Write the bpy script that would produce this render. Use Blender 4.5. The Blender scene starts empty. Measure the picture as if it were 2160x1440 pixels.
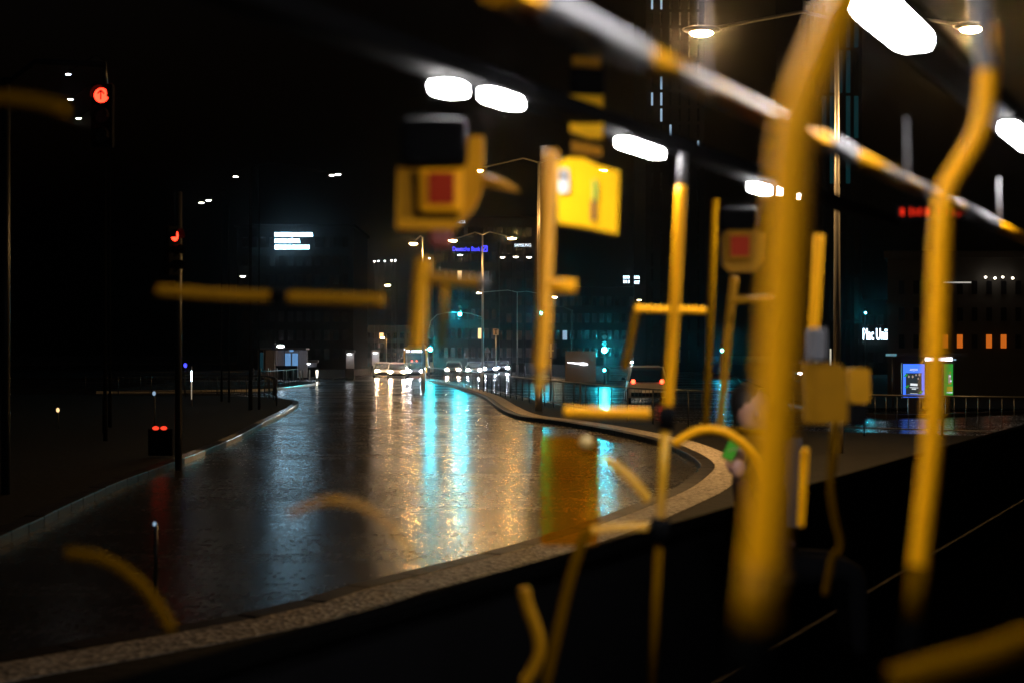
import bpy, bmesh, math, random
from mathutils import Vector, Matrix, geometry
random.seed(7)
R = math.radians
sc = bpy.context.scene
C = sc.collection

# ------------------------------------------------------------------ camera, world, exposure
EYE = 2.2                    # camera height above the road, metres
F = 3000.0                   # focal length in photograph pixels (50 mm lens)
HOR = 748.0                  # horizon row of the photograph
cam = bpy.data.objects.new('camera', bpy.data.cameras.new('camera'))
C.objects.link(cam)
cam.location = (0, 0, EYE)
cam.rotation_euler = (R(90), 0, 0)
cam.data.sensor_width = 36
cam.data.lens = 50
cam.data.shift_y = (HOR - 720) / 2160
cam.data.clip_start = 0.05
cam.data.clip_end = 5000
cam.data.dof.use_dof = True
cam.data.dof.focus_distance = 90
cam.data.dof.aperture_fstop = 1.8
sc.camera = cam

w = bpy.data.worlds.new('World'); sc.world = w
w.use_nodes = True
wn = w.node_tree.nodes; wl = w.node_tree.links
bg = wn['Background']
sky = wn.new('ShaderNodeTexSky'); sky.sky_type = 'NISHITA'; sky.sun_disc = False
sky.sun_elevation = R(-4); sky.sun_rotation = R(200)
wl.new(sky.outputs[0], bg.inputs[0])
bg.inputs[1].default_value = 0.10
sc.view_settings.view_transform = 'Standard'
sc.view_settings.look = 'None'
sc.view_settings.exposure = 0
sc.view_settings.gamma = 1
sc.render.engine = 'CYCLES'
cy = sc.cycles
cy.use_denoising = True
cy.volume_bounces = 0; cy.max_bounces = 5; cy.diffuse_bounces = 2; cy.glossy_bounces = 3
cy.transparent_max_bounces = 12
cy.sample_clamp_indirect = 6.0
cy.sample_clamp_direct = 0
cy.use_light_tree = True
cy.use_adaptive_sampling = False

# ------------------------------------------------------------------ helpers
def P(px, py, d):
    """a point seen at photograph pixel (px, py), d metres ahead"""
    return Vector(((px - 1080) / F * d, d, EYE + (HOR - py) / F * d))
def G(px, py, z=0.0):
    """the ground point seen at a pixel"""
    d = (EYE - z) * F / (py - HOR)
    return Vector(((px - 1080) / F * d, d, z))

class MB:
    def __init__(s): s.bm = bmesh.new()
    def box(s, c, size, rz=0, bev=0, rx=0, ry=0):
        m = Matrix.Translation(c) @ Matrix.Rotation(rz, 4, 'Z') @ Matrix.Rotation(rx, 4, 'X') @ Matrix.Rotation(ry, 4, 'Y')
        r = bmesh.ops.create_cube(s.bm, size=1)
        vs = r['verts']
        for v in vs: v.co = Vector((v.co.x * size[0], v.co.y * size[1], v.co.z * size[2]))
        if bev:
            es = list({e for v in vs for e in v.link_edges})
            rr = bmesh.ops.bevel(s.bm, geom=es, offset=bev, segments=2, profile=.6, affect='EDGES')
            vs = list({v for f in rr['faces'] for v in f.verts} | {v for v in vs if v.is_valid})
        bmesh.ops.transform(s.bm, matrix=m, verts=[v for v in vs if v.is_valid])
        return s
    def tube(s, pts, r, n=10, caps=True):
        pts = [Vector(p) for p in pts]
        rs = r if isinstance(r, (list, tuple)) else [r] * len(pts)
        rings = []; up = None
        for i, p in enumerate(pts):
            a = pts[max(i - 1, 0)]; b = pts[min(i + 1, len(pts) - 1)]
            t = (b - a).normalized()
            if up is None:
                up = Vector((0, 0, 1)) if abs(t.z) < .9 else Vector((1, 0, 0))
            x = up - t * up.dot(t)
            x.normalize(); y = t.cross(x); up = x
            rings.append([s.bm.verts.new(p + (x * math.cos(k * 2 * math.pi / n) + y * math.sin(k * 2 * math.pi / n)) * rs[i]) for k in range(n)])
        for a, b in zip(rings, rings[1:]):
            for k in range(n):
                f = s.bm.faces.new((a[k], a[(k + 1) % n], b[(k + 1) % n], b[k])); f.smooth = True
        if caps:
            s.bm.faces.new(rings[0][::-1]); s.bm.faces.new(rings[-1])
        return s
    def ell(s, c, size, rz=0, n=12, rx=0):
        r = bmesh.ops.create_uvsphere(s.bm, u_segments=n, v_segments=max(6, n * 2 // 3), radius=1)
        m = Matrix.Translation(c) @ Matrix.Rotation(rz, 4, 'Z') @ Matrix.Rotation(rx, 4, 'X') @ Matrix.Diagonal((size[0], size[1], size[2], 1))
        bmesh.ops.transform(s.bm, matrix=m, verts=r['verts'])
        for v in r['verts']:
            for f in v.link_faces: f.smooth = True
        return s
    def disc(s, c, r, axis, depth=.03, n=20):
        axis = Vector(axis).normalized()
        return s.tube([Vector(c) - axis * depth / 2, Vector(c) + axis * depth / 2], r, n)
    def prism(s, poly, vec):
        """extrude the polygon (3-D points) along vec"""
        vec = Vector(vec)
        a = [s.bm.verts.new(Vector(p)) for p in poly]
        b = [s.bm.verts.new(Vector(p) + vec) for p in poly]
        n = len(a)
        s.bm.faces.new(a); s.bm.faces.new(b[::-1])
        for i in range(n): s.bm.faces.new((a[i], b[i], b[(i + 1) % n], a[(i + 1) % n]))
        return s
    def loft(s, rings, caps=True, smooth=True):
        rr = [[s.bm.verts.new(Vector(p)) for p in r] for r in rings]
        n = len(rr[0])
        for a, b in zip(rr, rr[1:]):
            for k in range(n):
                f = s.bm.faces.new((a[k], a[(k + 1) % n], b[(k + 1) % n], b[k])); f.smooth = smooth
        if caps: s.bm.faces.new(rr[0][::-1]); s.bm.faces.new(rr[-1])
        return s
    def sheet(s, poly, z):
        tri = geometry.tessellate_polygon([[Vector((p[0], p[1], 0)) for p in poly]])
        vs = [s.bm.verts.new((p[0], p[1], z)) for p in poly]
        for t in tri: s.bm.faces.new([vs[i] for i in t])
        for f in s.bm.faces:
            f.normal_update()
            if f.normal.z < 0: f.normal_flip()
        return s
    def mesh(s, name):
        bmesh.ops.recalc_face_normals(s.bm, faces=s.bm.faces[:])
        me = bpy.data.meshes.new(name); s.bm.to_mesh(me); s.bm.free()
        return me

def obj(name, mesh, mat, parent=None, loc=None, rz=None):
    if isinstance(mesh, MB): mesh = mesh.mesh(name)
    o = bpy.data.objects.new(name, mesh); C.objects.link(o)
    if mat is not None and not mesh.materials: mesh.materials.append(mat)
    if parent is not None: o.parent = parent
    if loc is not None: o.location = loc
    if rz is not None: o.rotation_euler = (0, 0, rz)
    return o
def tag(o, label, cat, group=None):
    o['label'] = label; o['category'] = cat
    if group: o['group'] = group
    return o
def thing(name, label, cat, loc=(0, 0, 0), rz=0, group=None):
    o = bpy.data.objects.new(name, None); C.objects.link(o)
    o.empty_display_size = .2
    o.location = loc; o.rotation_euler = (0, 0, rz)
    return tag(o, label, cat, group)
def wpart(name, mb, mat, th, parent=None):
    """a part whose mesh was built in world coordinates, under an unrotated thing"""
    mb.bm.transform(Matrix.Translation(-Vector(th.location))) if parent is None or True else None
    return obj(name, mb, mat, parent or th)
def struct(name, mb, mat, parent=None):
    o = obj(name, mb, mat, parent)
    o['kind'] = 'structure'
    return o
def copy_tree(o, parent=None):
    c = o.copy(); C.objects.link(c)
    if parent is not None: c.parent = parent
    for ch in list(o.children): copy_tree(ch, c)
    return c
def smooth_path(pts, step):
    pts = [Vector((p[0], p[1], 0)) for p in pts]
    q = []
    for i in range(len(pts) - 1):
        p0, p1, p2, p3 = pts[max(i - 1, 0)], pts[i], pts[i + 1], pts[min(i + 2, len(pts) - 1)]
        for k in range(24):
            t = k / 24
            q.append(.5 * ((2 * p1) + (p2 - p0) * t + (2 * p0 - 5 * p1 + 4 * p2 - p3) * t * t + (3 * p1 - p0 - 3 * p2 + p3) * t ** 3))
    q.append(pts[-1])
    out = [q[0]]; acc = 0
    for a, b in zip(q, q[1:]):
        L = (b - a).length
        while acc + L >= step:
            f = (step - acc) / L
            a = a + (b - a) * f; L = (b - a).length; acc = 0
            out.append(a.copy())
        acc += L
    return out
def offset(path, o):
    res = []
    for i, p in enumerate(path):
        t = (path[min(i + 1, len(path) - 1)] - path[max(i - 1, 0)]).normalized()
        res.append(p + Vector((t.y, -t.x, 0)) * o)
    return res
def text_mesh(body, size, extrude=.02, sx=1.0, font_shear=0, bold=0, align='CENTER'):
    cu = bpy.data.curves.new('lettering', 'FONT')
    cu.body = body; cu.size = size; cu.extrude = extrude; cu.align_x = align; cu.align_y = 'CENTER'; cu.offset = bold; cu.shear = font_shear
    cu.resolution_u = 3
    o = bpy.data.objects.new('lettering', cu); C.objects.link(o)
    me = bpy.data.meshes.new_from_object(o.evaluated_get(bpy.context.evaluated_depsgraph_get()))
    bpy.data.objects.remove(o); bpy.data.curves.remove(cu)
    me.transform(Matrix.Diagonal((sx, 1, 1, 1)))
    me.transform(Matrix.Rotation(R(90), 4, 'X'))
    return me

# ------------------------------------------------------------------ materials
def mat(name, col, rough=.5, metal=0, spec=.5, bump=0, scale=20, noise=.15, coat=0, emit=None, es=0, rvar=0, detail=4):
    m = bpy.data.materials.new(name); m.use_nodes = True
    n = m.node_tree.nodes; l = m.node_tree.links
    b = n['Principled BSDF']
    b.inputs['Roughness'].default_value = rough
    b.inputs['Metallic'].default_value = metal
    b.inputs['Specular IOR Level'].default_value = spec
    b.inputs['Coat Weight'].default_value = coat
    tc = n.new('ShaderNodeTexCoord'); nz = n.new('ShaderNodeTexNoise')
    nz.inputs['Scale'].default_value = scale; nz.inputs['Detail'].default_value = detail
    l.new(tc.outputs['Object'], nz.inputs['Vector'])
    mx = n.new('ShaderNodeMix'); mx.data_type = 'RGBA'
    mx.inputs[6].default_value = tuple(c * (1 - noise) for c in col[:3]) + (1,)
    mx.inputs[7].default_value = tuple(min(1, c * (1 + noise)) for c in col[:3]) + (1,)
    l.new(nz.outputs['Fac'], mx.inputs[0]); l.new(mx.outputs[2], b.inputs['Base Color'])
    if rvar:
        mr = n.new('ShaderNodeMapRange')
        mr.inputs[3].default_value = max(.02, rough - rvar); mr.inputs[4].default_value = min(1, rough + rvar)
        l.new(nz.outputs['Fac'], mr.inputs[0]); l.new(mr.outputs[0], b.inputs['Roughness'])
    if bump:
        bp = n.new('ShaderNodeBump'); bp.inputs['Strength'].default_value = bump; bp.inputs['Distance'].default_value = .01
        l.new(nz.outputs['Fac'], bp.inputs['Height']); l.new(bp.outputs[0], b.inputs['Normal'])
    if emit:
        b.inputs['Emission Color'].default_value = tuple(emit) + (1,)
        b.inputs['Emission Strength'].default_value = es
    return m
def emat(name, col, strength):
    m = bpy.data.materials.new(name); m.use_nodes = True
    n = m.node_tree.nodes; n.clear()
    e = n.new('ShaderNodeEmission'); o = n.new('ShaderNodeOutputMaterial')
    e.inputs[0].default_value = tuple(col) + (1,); e.inputs[1].default_value = strength
    m.node_tree.links.new(e.outputs[0], o.inputs[0])
    return m
def ghost(name, col, rough, alpha):
    """part clear, part coloured: the ghost of a reflection in glass"""
    m = mat(name, col, rough)
    m.node_tree.nodes['Principled BSDF'].inputs['Alpha'].default_value = alpha
    return m

def wet_asphalt():
    m = bpy.data.materials.new('wet asphalt'); m.use_nodes = True
    n = m.node_tree.nodes; l = m.node_tree.links
    b = n['Principled BSDF']
    geo = n.new('ShaderNodeNewGeometry')
    def noise(scale, detail, vec=None, rough=.5):
        z = n.new('ShaderNodeTexNoise'); z.inputs['Scale'].default_value = scale; z.inputs['Detail'].default_value = detail
        z.inputs['Roughness'].default_value = rough
        l.new(vec or geo.outputs['Position'], z.inputs['Vector']); return z.outputs['Fac']
    def mapr(v, a, c, lo, hi):
        r = n.new('ShaderNodeMapRange'); r.inputs[1].default_value = a; r.inputs[2].default_value = c
        r.inputs[3].default_value = lo; r.inputs[4].default_value = hi; l.new(v, r.inputs[0]); return r.outputs[0]
    def mapping(sc_):
        mp = n.new('ShaderNodeMapping'); mp.inputs['Scale'].default_value = sc_
        l.new(geo.outputs['Position'], mp.inputs[0]); return mp.outputs[0]
    pud = noise(.30, 5, mapping((.35, 1, 1)), .62)        # slow change between wetter and drier strips
    rip = noise(1.1, 4, mapping((.30, 2.2, 1)), .6)       # ripples lying across the carriageway
    wetf = mapr(pud, .36, .64, 1, 0)
    fine = noise(70, 2)
    col = n.new('ShaderNodeMix'); col.data_type = 'RGBA'
    col.inputs[6].default_value = (.008, .0078, .0075, 1); col.inputs[7].default_value = (.022, .021, .019, 1)
    l.new(fine, col.inputs[0]); l.new(col.outputs[2], b.inputs['Base Color'])
    r1 = mapr(wetf, 0, 1, .27, .215)
    r2 = mapr(rip, .35, .7, -.03, .03)
    speck = mapr(noise(15, 3, mapping((1, .35, 1))), .38, .62, -.03, .042)     # coarse aggregate standing out of the film of water
    ad = n.new('ShaderNodeMath'); l.new(r1, ad.inputs[0]); l.new(r2, ad.inputs[1])
    ad2 = n.new('ShaderNodeMath'); l.new(ad.outputs[0], ad2.inputs[0]); l.new(speck, ad2.inputs[1]); l.new(ad2.outputs[0], b.inputs['Roughness'])
    b.inputs['Specular IOR Level'].default_value = .55
    grain = n.new('ShaderNodeBump'); grain.inputs['Distance'].default_value = .004
    gs = mapr(wetf, 0, 1, .18, .06); l.new(gs, grain.inputs['Strength']); l.new(fine, grain.inputs['Height'])
    wv = n.new('ShaderNodeBump'); wv.inputs['Distance'].default_value = .012; wv.inputs['Strength'].default_value = .05
    l.new(rip, wv.inputs['Height']); l.new(grain.outputs[0], wv.inputs['Normal'])
    l.new(wv.outputs[0], b.inputs['Normal'])
    return m
def granite(name, lo, hi, rough, scale, bump, spec=.5, mul=.6):
    m = bpy.data.materials.new(name); m.use_nodes = True
    n = m.node_tree.nodes; l = m.node_tree.links; b = n['Principled BSDF']
    geo = n.new('ShaderNodeNewGeometry')
    v = n.new('ShaderNodeTexVoronoi'); v.inputs['Scale'].default_value = scale
    l.new(geo.outputs['Position'], v.inputs['Vector'])
    z = n.new('ShaderNodeTexNoise'); z.inputs['Scale'].default_value = 1.4; z.inputs['Detail'].default_value = 5
    l.new(geo.outputs['Position'], z.inputs['Vector'])
    mx = n.new('ShaderNodeMix'); mx.data_type = 'RGBA'
    mx.inputs[6].default_value = tuple(lo) + (1,); mx.inputs[7].default_value = tuple(hi) + (1,)
    l.new(v.outputs['Color'], mx.inputs[0])
    m2 = n.new('ShaderNodeMix'); m2.data_type = 'RGBA'; m2.blend_type = 'MULTIPLY'; m2.inputs[0].default_value = mul
    l.new(mx.outputs[2], m2.inputs[6]); l.new(z.outputs['Fac'], m2.inputs[7])
    l.new(m2.outputs[2], b.inputs['Base Color'])
    b.inputs['Roughness'].default_value = rough; b.inputs['Specular IOR Level'].default_value = spec
    bp = n.new('ShaderNodeBump'); bp.inputs['Strength'].default_value = bump; bp.inputs['Distance'].default_value = .02
    l.new(v.outputs['Distance'], bp.inputs['Height']); l.new(bp.outputs[0], b.inputs['Normal'])
    return m

M = {}
M['asphalt'] = wet_asphalt()
M['ground'] = mat('dark ground', (.004, .004, .004), .8, scale=.3)
M['pave'] = granite('wet dark paving', (.004, .004, .004), (.012, .0115, .011), .8, 9, .3, .08)
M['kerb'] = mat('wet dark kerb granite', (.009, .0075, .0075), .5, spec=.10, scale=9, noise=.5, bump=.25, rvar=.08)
M['kerb_glint'] = mat('kerb stone paled for glints', (.34, .34, .33), .22, scale=9, noise=.3, bump=.2)
M['setts'] = granite('pale granite setts', (.10, .085, .07), (.62, .55, .45), .55, 20, 1.0, .12, .25)
M['steel'] = mat('galvanised steel', (.34, .33, .31), .35, .7, scale=6)
M['darksteel'] = mat('dark painted steel', (.02, .022, .025), .4, .3, scale=6)
M['black'] = mat('black plastic', (.0022, .0022, .0026), .8, spec=.03, scale=12)
M['rubber'] = mat('black rubber', (.0015, .0015, .0015), .95, spec=.0, scale=12)
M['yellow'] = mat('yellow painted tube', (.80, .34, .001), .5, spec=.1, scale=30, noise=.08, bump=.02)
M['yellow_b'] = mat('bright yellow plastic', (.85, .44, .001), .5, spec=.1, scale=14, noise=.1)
M['yellow_d'] = mat('yellow dimmed to ochre', (.26, .115, .001), .55, spec=.1, scale=14, noise=.2)  # same yellow, with its weaker reflection put into the colour
M['yellow_half_dim'] = mat('yellow half dimmed', (.52, .225, .001), .55, spec=.1, scale=14, noise=.15)  # middle copy of the yellow, part of the dimness painted in
M['yellow_dimmest'] = mat('yellow dimmed most', (.085, .038, .0005), .8, spec=0, scale=14, noise=.2)  # same yellow darkened further for the faintest reflections
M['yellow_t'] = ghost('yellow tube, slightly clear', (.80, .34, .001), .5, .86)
M['yellow_f'] = ghost('faint ghost yellow tube', (.50, .22, .001), .5, .32)
M['yellow_g'] = ghost('ghost yellow tube', (.75, .38, .006), .4, .55)
M['amber'] = mat('ghosted amber seat', (.55, .24, .001), .5, spec=.1)  # mixed with clear below, standing in for a seat reflected in glass
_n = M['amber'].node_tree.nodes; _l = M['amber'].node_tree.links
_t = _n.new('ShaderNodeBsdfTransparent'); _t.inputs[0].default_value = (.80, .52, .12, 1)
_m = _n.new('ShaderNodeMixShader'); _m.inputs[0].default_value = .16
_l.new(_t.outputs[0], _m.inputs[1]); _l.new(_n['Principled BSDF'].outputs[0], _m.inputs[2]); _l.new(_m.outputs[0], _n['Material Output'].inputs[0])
M['greytube'] = mat('brushed grey tube', (.12, .117, .125), .6, spec=.15, scale=25)
M['greyplastic'] = mat('grey plastic', (.10, .10, .115), .6, scale=25)
M['redscreen'] = mat('dim red screen', (.07, .004, .001), .6, spec=.1, emit=(.8, .05, .005), es=.13)
M['redplastic'] = mat('dark red plastic', (.16, .02, .012), .5)
M['lamp'] = emat('cabin lamp', (1.0, .97, .95), 175)
M['concrete'] = mat('grey rendered facade', (.035, .033, .030), .9, spec=.1, scale=1.2, noise=.35, bump=.3)
M['darkwall'] = mat('dark facade', (.006, .0058, .006), .9, spec=.05, scale=.8, noise=.3)
M['glass'] = mat('dark window glass', (.003, .003, .004), .15, spec=.25)
M['carglass'] = mat('car glass', (.006, .006, .007), .05, spec=.6)
M['white'] = mat('white panel', (.7, .7, .7), .5, scale=5)
M['tyre'] = M['rubber']
M['rim'] = mat('wheel rim', (.3, .3, .31), .35, .8)
M['skin'] = mat('skin', (.52, .27, .20), .5, scale=30, noise=.08)
M['hair'] = mat('dark hair', (.014, .010, .008), .6, scale=90, bump=.4)
M['coat'] = mat('dark red wool', (.030, .004, .003), .9, scale=70, noise=.3, bump=.5)
M['trouser'] = mat('dark trousers', (.003, .003, .004), .95, spec=.05, scale=60)

E = {}
E['street_near'] = emat('warm near street lamp', (1.0, .56, .20), 2800)
E['street'] = emat('warm street lamp', (1.0, .52, .15), 900)
E['street2'] = emat('cooler street lamp', (1.0, .66, .32), 300)
E['sodium'] = emat('orange street lamp', (1.0, .46, .12), 300)
E['green'] = emat('cyan green signal', (.02, .80, 1.0), 2400)
E['green2'] = emat('cyan green signal, nearer', (.02, .80, 1.0), 1500)
E['red2'] = emat('red reflected light', (1.0, .05, .02), 1.6)
E['red'] = emat('red signal', (1.0, .03, .012), 7)
E['tail'] = emat('tail lamp', (1.0, .04, .015), 14)
E['head'] = emat('warm headlamp', (1.0, .66, .40), 640)
E['headc'] = emat('cool headlamp', (.80, .87, 1.0), 560)
E['led'] = emat('cold white led', (.62, .84, 1.0), 7)
E['ledsmall'] = emat('small white sign light', (.72, .86, 1.0), 2.2)
E['ledstrong'] = emat('cold white led sign', (.42, .76, 1.0), 22)
E['blue'] = emat('blue sign light', (.045, .05, 1.0), 3.0)
E['warmwin'] = emat('warm lit window', (1.0, .62, .28), 1.6)
E['orangewin'] = emat('orange lit window', (1.0, .22, .02), .55)
E['coolwin'] = emat('cool lit window', (.50, .74, 1.0), .55)
E['tealwin'] = emat('teal lit window', (.05, .46, .52), .035)
E['dot'] = emat('small white lamp', (1.0, .88, .72), 30)
E['dotc'] = emat('small cold lamp', (.85, .92, 1.0), 30)
E['dotr'] = emat('small red lamp', (1.0, .05, .02), 9)
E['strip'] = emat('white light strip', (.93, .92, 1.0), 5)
E['adblue'] = emat('lit blue poster', (.05, .17, 1.0), 1.5)
E['addark'] = emat('lit dark poster', (.05, .07, .08), .5)
E['adgreen'] = emat('lit green poster', (.03, .42, .05), .8)
E['adyellow'] = emat('lit yellow poster', (.55, .42, .03), .8)
E['adskin'] = emat('lit pale poster', (.50, .38, .32), .8)
E['adwhite'] = emat('lit white poster', (.9, .95, 1.0), 1.0)
E['kiosk'] = emat('lit kiosk glass', (.22, .50, .95), .55)
E['redled'] = emat('red led segment', (1.0, .03, .01), 1.0)

# ------------------------------------------------------------------ ground, road, pavements
struct('ground', MB().sheet([(-1500, -200), (1500, -200), (1500, 3000), (-1500, 3000)], -.03), M['ground'])
struct('road', MB().sheet([(-140, -4), (140, -4), (140, 420), (-140, 420)], 0), M['asphalt'])

kpx = [(430, 1340), (700, 1270), (900, 1220), (1100, 1165), (1250, 1115), (1340, 1080), (1420, 1045), (1463, 1014),
       (1477, 998), (1470, 983), (1440, 963), (1380, 938), (1280, 914), (1180, 896), (1090, 883), (1050, 864), (1010, 836), (950, 815), (893, 802)]
kp = [(-10, 4.6), (-6.4, 7.0)] + [tuple(G(*p)[:2]) for p in kpx]
kpath = smooth_path(kp, .8)
near_pave_edge = offset(kpath, .82)
right_edge = [(-7.4, 124), (-3.0, 92), (.9, 66), (3.2, 51.5), (4.6, 44.5), (8, 39), (15, 35), (30, 31), (60, 27)]
ppoly = [(p.x, p.y) for p in near_pave_edge] + right_edge + [(60, -3), (-10, -3)]
pav = struct('pavement', MB().sheet(ppoly, .12), M['pave'])
# setts strip and its raised face
st = MB(); a = offset(kpath, .27); b = offset(kpath, .82)
va = [st.bm.verts.new((p.x, p.y, .127)) for p in a]; vb = [st.bm.verts.new((p.x, p.y, .127)) for p in b]
vc = [st.bm.verts.new((p.x, p.y, -.01)) for p in b]
for i in range(len(va) - 1):
    st.bm.faces.new((va[i], va[i + 1], vb[i + 1], vb[i]))
    st.bm.faces.new((vb[i], vb[i + 1], vc[i + 1], vc[i]))
obj('setts_strip', st, M['setts'], pav)
# right-hand kerb face towards the second carriageway
re = [Vector((x, y, 0)) for x, y in right_edge]
def kerb_row(path, parent, me_list, off, z, name='kerb_stone', choose=None):
    for i in range(len(path) - 1):
        p, q = path[i], path[i + 1]
        mid = (p + q) / 2; t = (q - p).normalized()
        c = mid + Vector((t.y, -t.x, 0)) * off
        me = me_list[choose(i, c) if choose else 0]
        o = obj(name, me, None, parent, (c.x, c.y, z + random.uniform(-.004, .004)), math.atan2(t.y, t.x) + random.uniform(-.006, .006))
def stone_mesh(L, W, H, m, name='kerb_stone'):
    me = MB().box((0, 0, 0), (L, W, H), bev=.02).mesh(name); me.materials.append(m); return me
ks = [stone_mesh(.79, .26, .26, M['kerb']), stone_mesh(.79, .26, .26, M['kerb_glint'])]
kerb_row(kpath, pav, ks, .135, 0)
rpath = smooth_path(right_edge, 1.6)
k2 = [stone_mesh(1.58, .22, .24, M['kerb'])]
kerb_row(rpath, pav, k2, -.02, 0)

# left pavement
lk = [(-4.6, 4), (-5.5, 12)] + [tuple(G(*p)[:2]) for p in [(40, 1135), (250, 1032), (410, 970), (500, 930), (545, 905), (625, 860)]] + [(-10.2, 66), (-13, 71), (-22, 75), (-45, 78)]
lpath = smooth_path(lk, .8)
loff = offset(lpath, -.26)
lp = struct('pavement_left', MB().sheet([(p.x, p.y) for p in loff] + [(-90, 78), (-90, 4)], .12), M['pave'])
def pick(i, c):  # pale stones paint the lamp glints along the wet kerb
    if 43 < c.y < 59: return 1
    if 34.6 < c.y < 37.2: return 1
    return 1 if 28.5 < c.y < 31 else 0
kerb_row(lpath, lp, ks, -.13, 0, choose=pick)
# far left island with a pale kerb, and the far side of the crossing
il = [(-24, 82), (-15.9, 86), (-14.6, 96), (-15.0, 108), (-17, 112), (-26, 112)]
fi = struct('pavement_island', MB().sheet(il, .12), M['pave'])
kerb_row(smooth_path(il, 1.0), fi, [stone_mesh(.98, .3, .27, M['kerb_glint'])], .0, 0)
far = struct('pavement_far', MB().sheet([(-90, 126), (-16, 128), (-14, 190), (-18, 300), (-90, 300)], .12), M['pave'])
kerb_row(smooth_path([(-60, 126.4), (-16, 128)], 2.0), far, [stone_mesh(1.96, .3, .26, M['kerb'])], 0, 0)
farr = struct('pavement_right', MB().sheet([(12, 56), (26, 55), (70, 48), (90, 48), (90, 300), (30, 300), (22, 140)], .12), M['pave'])
kerb_row(smooth_path([(22, 140), (12, 56), (26, 55), (70, 48)], 1.6), farr, k2, 0, 0)

# ------------------------------------------------------------------ street lamps
def lamp_head(mb_house, mb_lens, c, d, k=1):
    mb_house.ell(c + Vector((0, 0, .07 * k)), (.42 * k, .2 * k, .09 * k))
    mb_lens.ell(c, (.24 * k, .16 * k, .075 * k))
def street_lamp(label, arms, base, H, mat_l, group='street lamps along the carriageways', r=.09, pole='steel', k=1):
    """arms: list of world lamp points; base: (x, y) of the post"""
    t = thing('street_lamp', label, 'street lamp', (base[0], base[1], 0), 0, group)
    top = max(a.z for a in arms) + .35
    post = MB().tube([(base[0], base[1], 0), (base[0], base[1], top * .5), (base[0], base[1], top)], [r, r * .75, r * .5])
    post.tube([(base[0], base[1], .1), (base[0], base[1], 1.1)], r * 1.5)
    wpart('post', post, M[pole], t)
    for a in arms:
        dx = a - Vector((base[0], base[1], top))
        ar = MB().tube([(base[0], base[1], top - .05), Vector((base[0], base[1], top)) + Vector((dx.x * .25, dx.y * .25, .12)), a + Vector((-dx.x * .12, -dx.y * .12, .12)), a + Vector((0, 0, .1))], r * .4, 8)
        ao = wpart('arm', ar, M[pole], t)
        h = MB(); l = MB(); lamp_head(h, l, a, dx, k)
        ho = wpart('lamp_housing', h, M['darksteel'], t)
        wpart('lamp_lens', l, E[mat_l], t, ho)
    return t
L = {}
def lp_at(px, py, H=9.0):
    d = (H - EYE) / ((HOR - py) / F)
    return P(px, py, d)
l1, l2 = lp_at(1480, 70), lp_at(2050, 62)
street_lamp('tall twin-arm street lamp nearest the kerb tip, top right', [l1, l2], (6.9, 30.2), 9, 'street_near')
l3, l4 = lp_at(1005, 360), lp_at(1268, 360)
street_lamp('twin-arm street lamp whose lit post stands behind the thin yellow pole', [l3, l4], ((l3.x + l4.x) / 2, 52.7), 9, 'street')
l6, l7 = lp_at(955, 508), lp_at(1080, 503)
street_lamp('twin-arm street lamp flanking the blue bank sign', [l6, l7], (-1.75, 84.5), 9, 'street')
l5 = lp_at(872, 514)
street_lamp('single-arm street lamp left of the blue bank sign', [l5], (l5.x + .6, 87), 9, 'street')
l8, l9 = lp_at(1010, 618), lp_at(1170, 627)
street_lamp('twin-arm street lamp far off above the headlights', [l8, l9], (.6, 162), 9, 'street2')
for px, py, H, m, lab in [(818, 602, 9, 'street2', 'small white street lamp above the yellow bus, left of it'),
                          (1348, 633, 9, 'street2', 'small far street lamp above the silver van'),
                          (1060, 543, 12, 'dot', 'leftmost of three tiny lamps under the white capital-letter sign'),
                          (1088, 542, 12, 'dot', 'middle of three tiny lamps under the white capital-letter sign'),
                          (1116, 543, 12, 'dot', 'rightmost of three tiny lamps under the white capital-letter sign'),
                          (970, 538, 12, 'dotc', 'tiny lilac lamp just below the blue bank sign'),
                          (144, 157, 9, 'dotc', 'small white lamp above the red arrow signal'),
                          (149, 210, 9, 'dotc', 'small white lamp left of the red arrow signal'),
                          (166, 250, 9, 'dot', 'faint small lamp lowest beside the red arrow signal'),
                          (425, 428, 9, 'dot', 'left lamp of the slanted pair over the red half-hidden signal'),
                          (440, 423, 9, 'dot', 'right lamp of the slanted pair over the red half-hidden signal'),
                          (497, 373, 9, 'dot', 'small lamp left of the tall dark lamp pair'),
                          (700, 370, 9, 'dot', 'left lamp of the close pair high at centre left'),
                          (713, 368, 9, 'dotc', 'right lamp of the close pair high at centre left'),
                          (512, 583, 9, 'dot', 'small lamp above the ochre rail at left')]:
    a = lp_at(px, py, H)
    bx_ = a.x - max(1.6, 9.9 + a.x) if 690 < px < 720 else a.x + .9
    street_lamp(lab, [a], (bx_, a.y), H, m, r=.035, pole='black', k=(min(1, a.y / 130) if m[:3] == 'dot' else 1))
a = P(807, 712, 180)
street_lamp('low orange street lamp left of the yellow bus', [a], (a.x + .5, a.y), a.z, 'sodium', r=.06)

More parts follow.
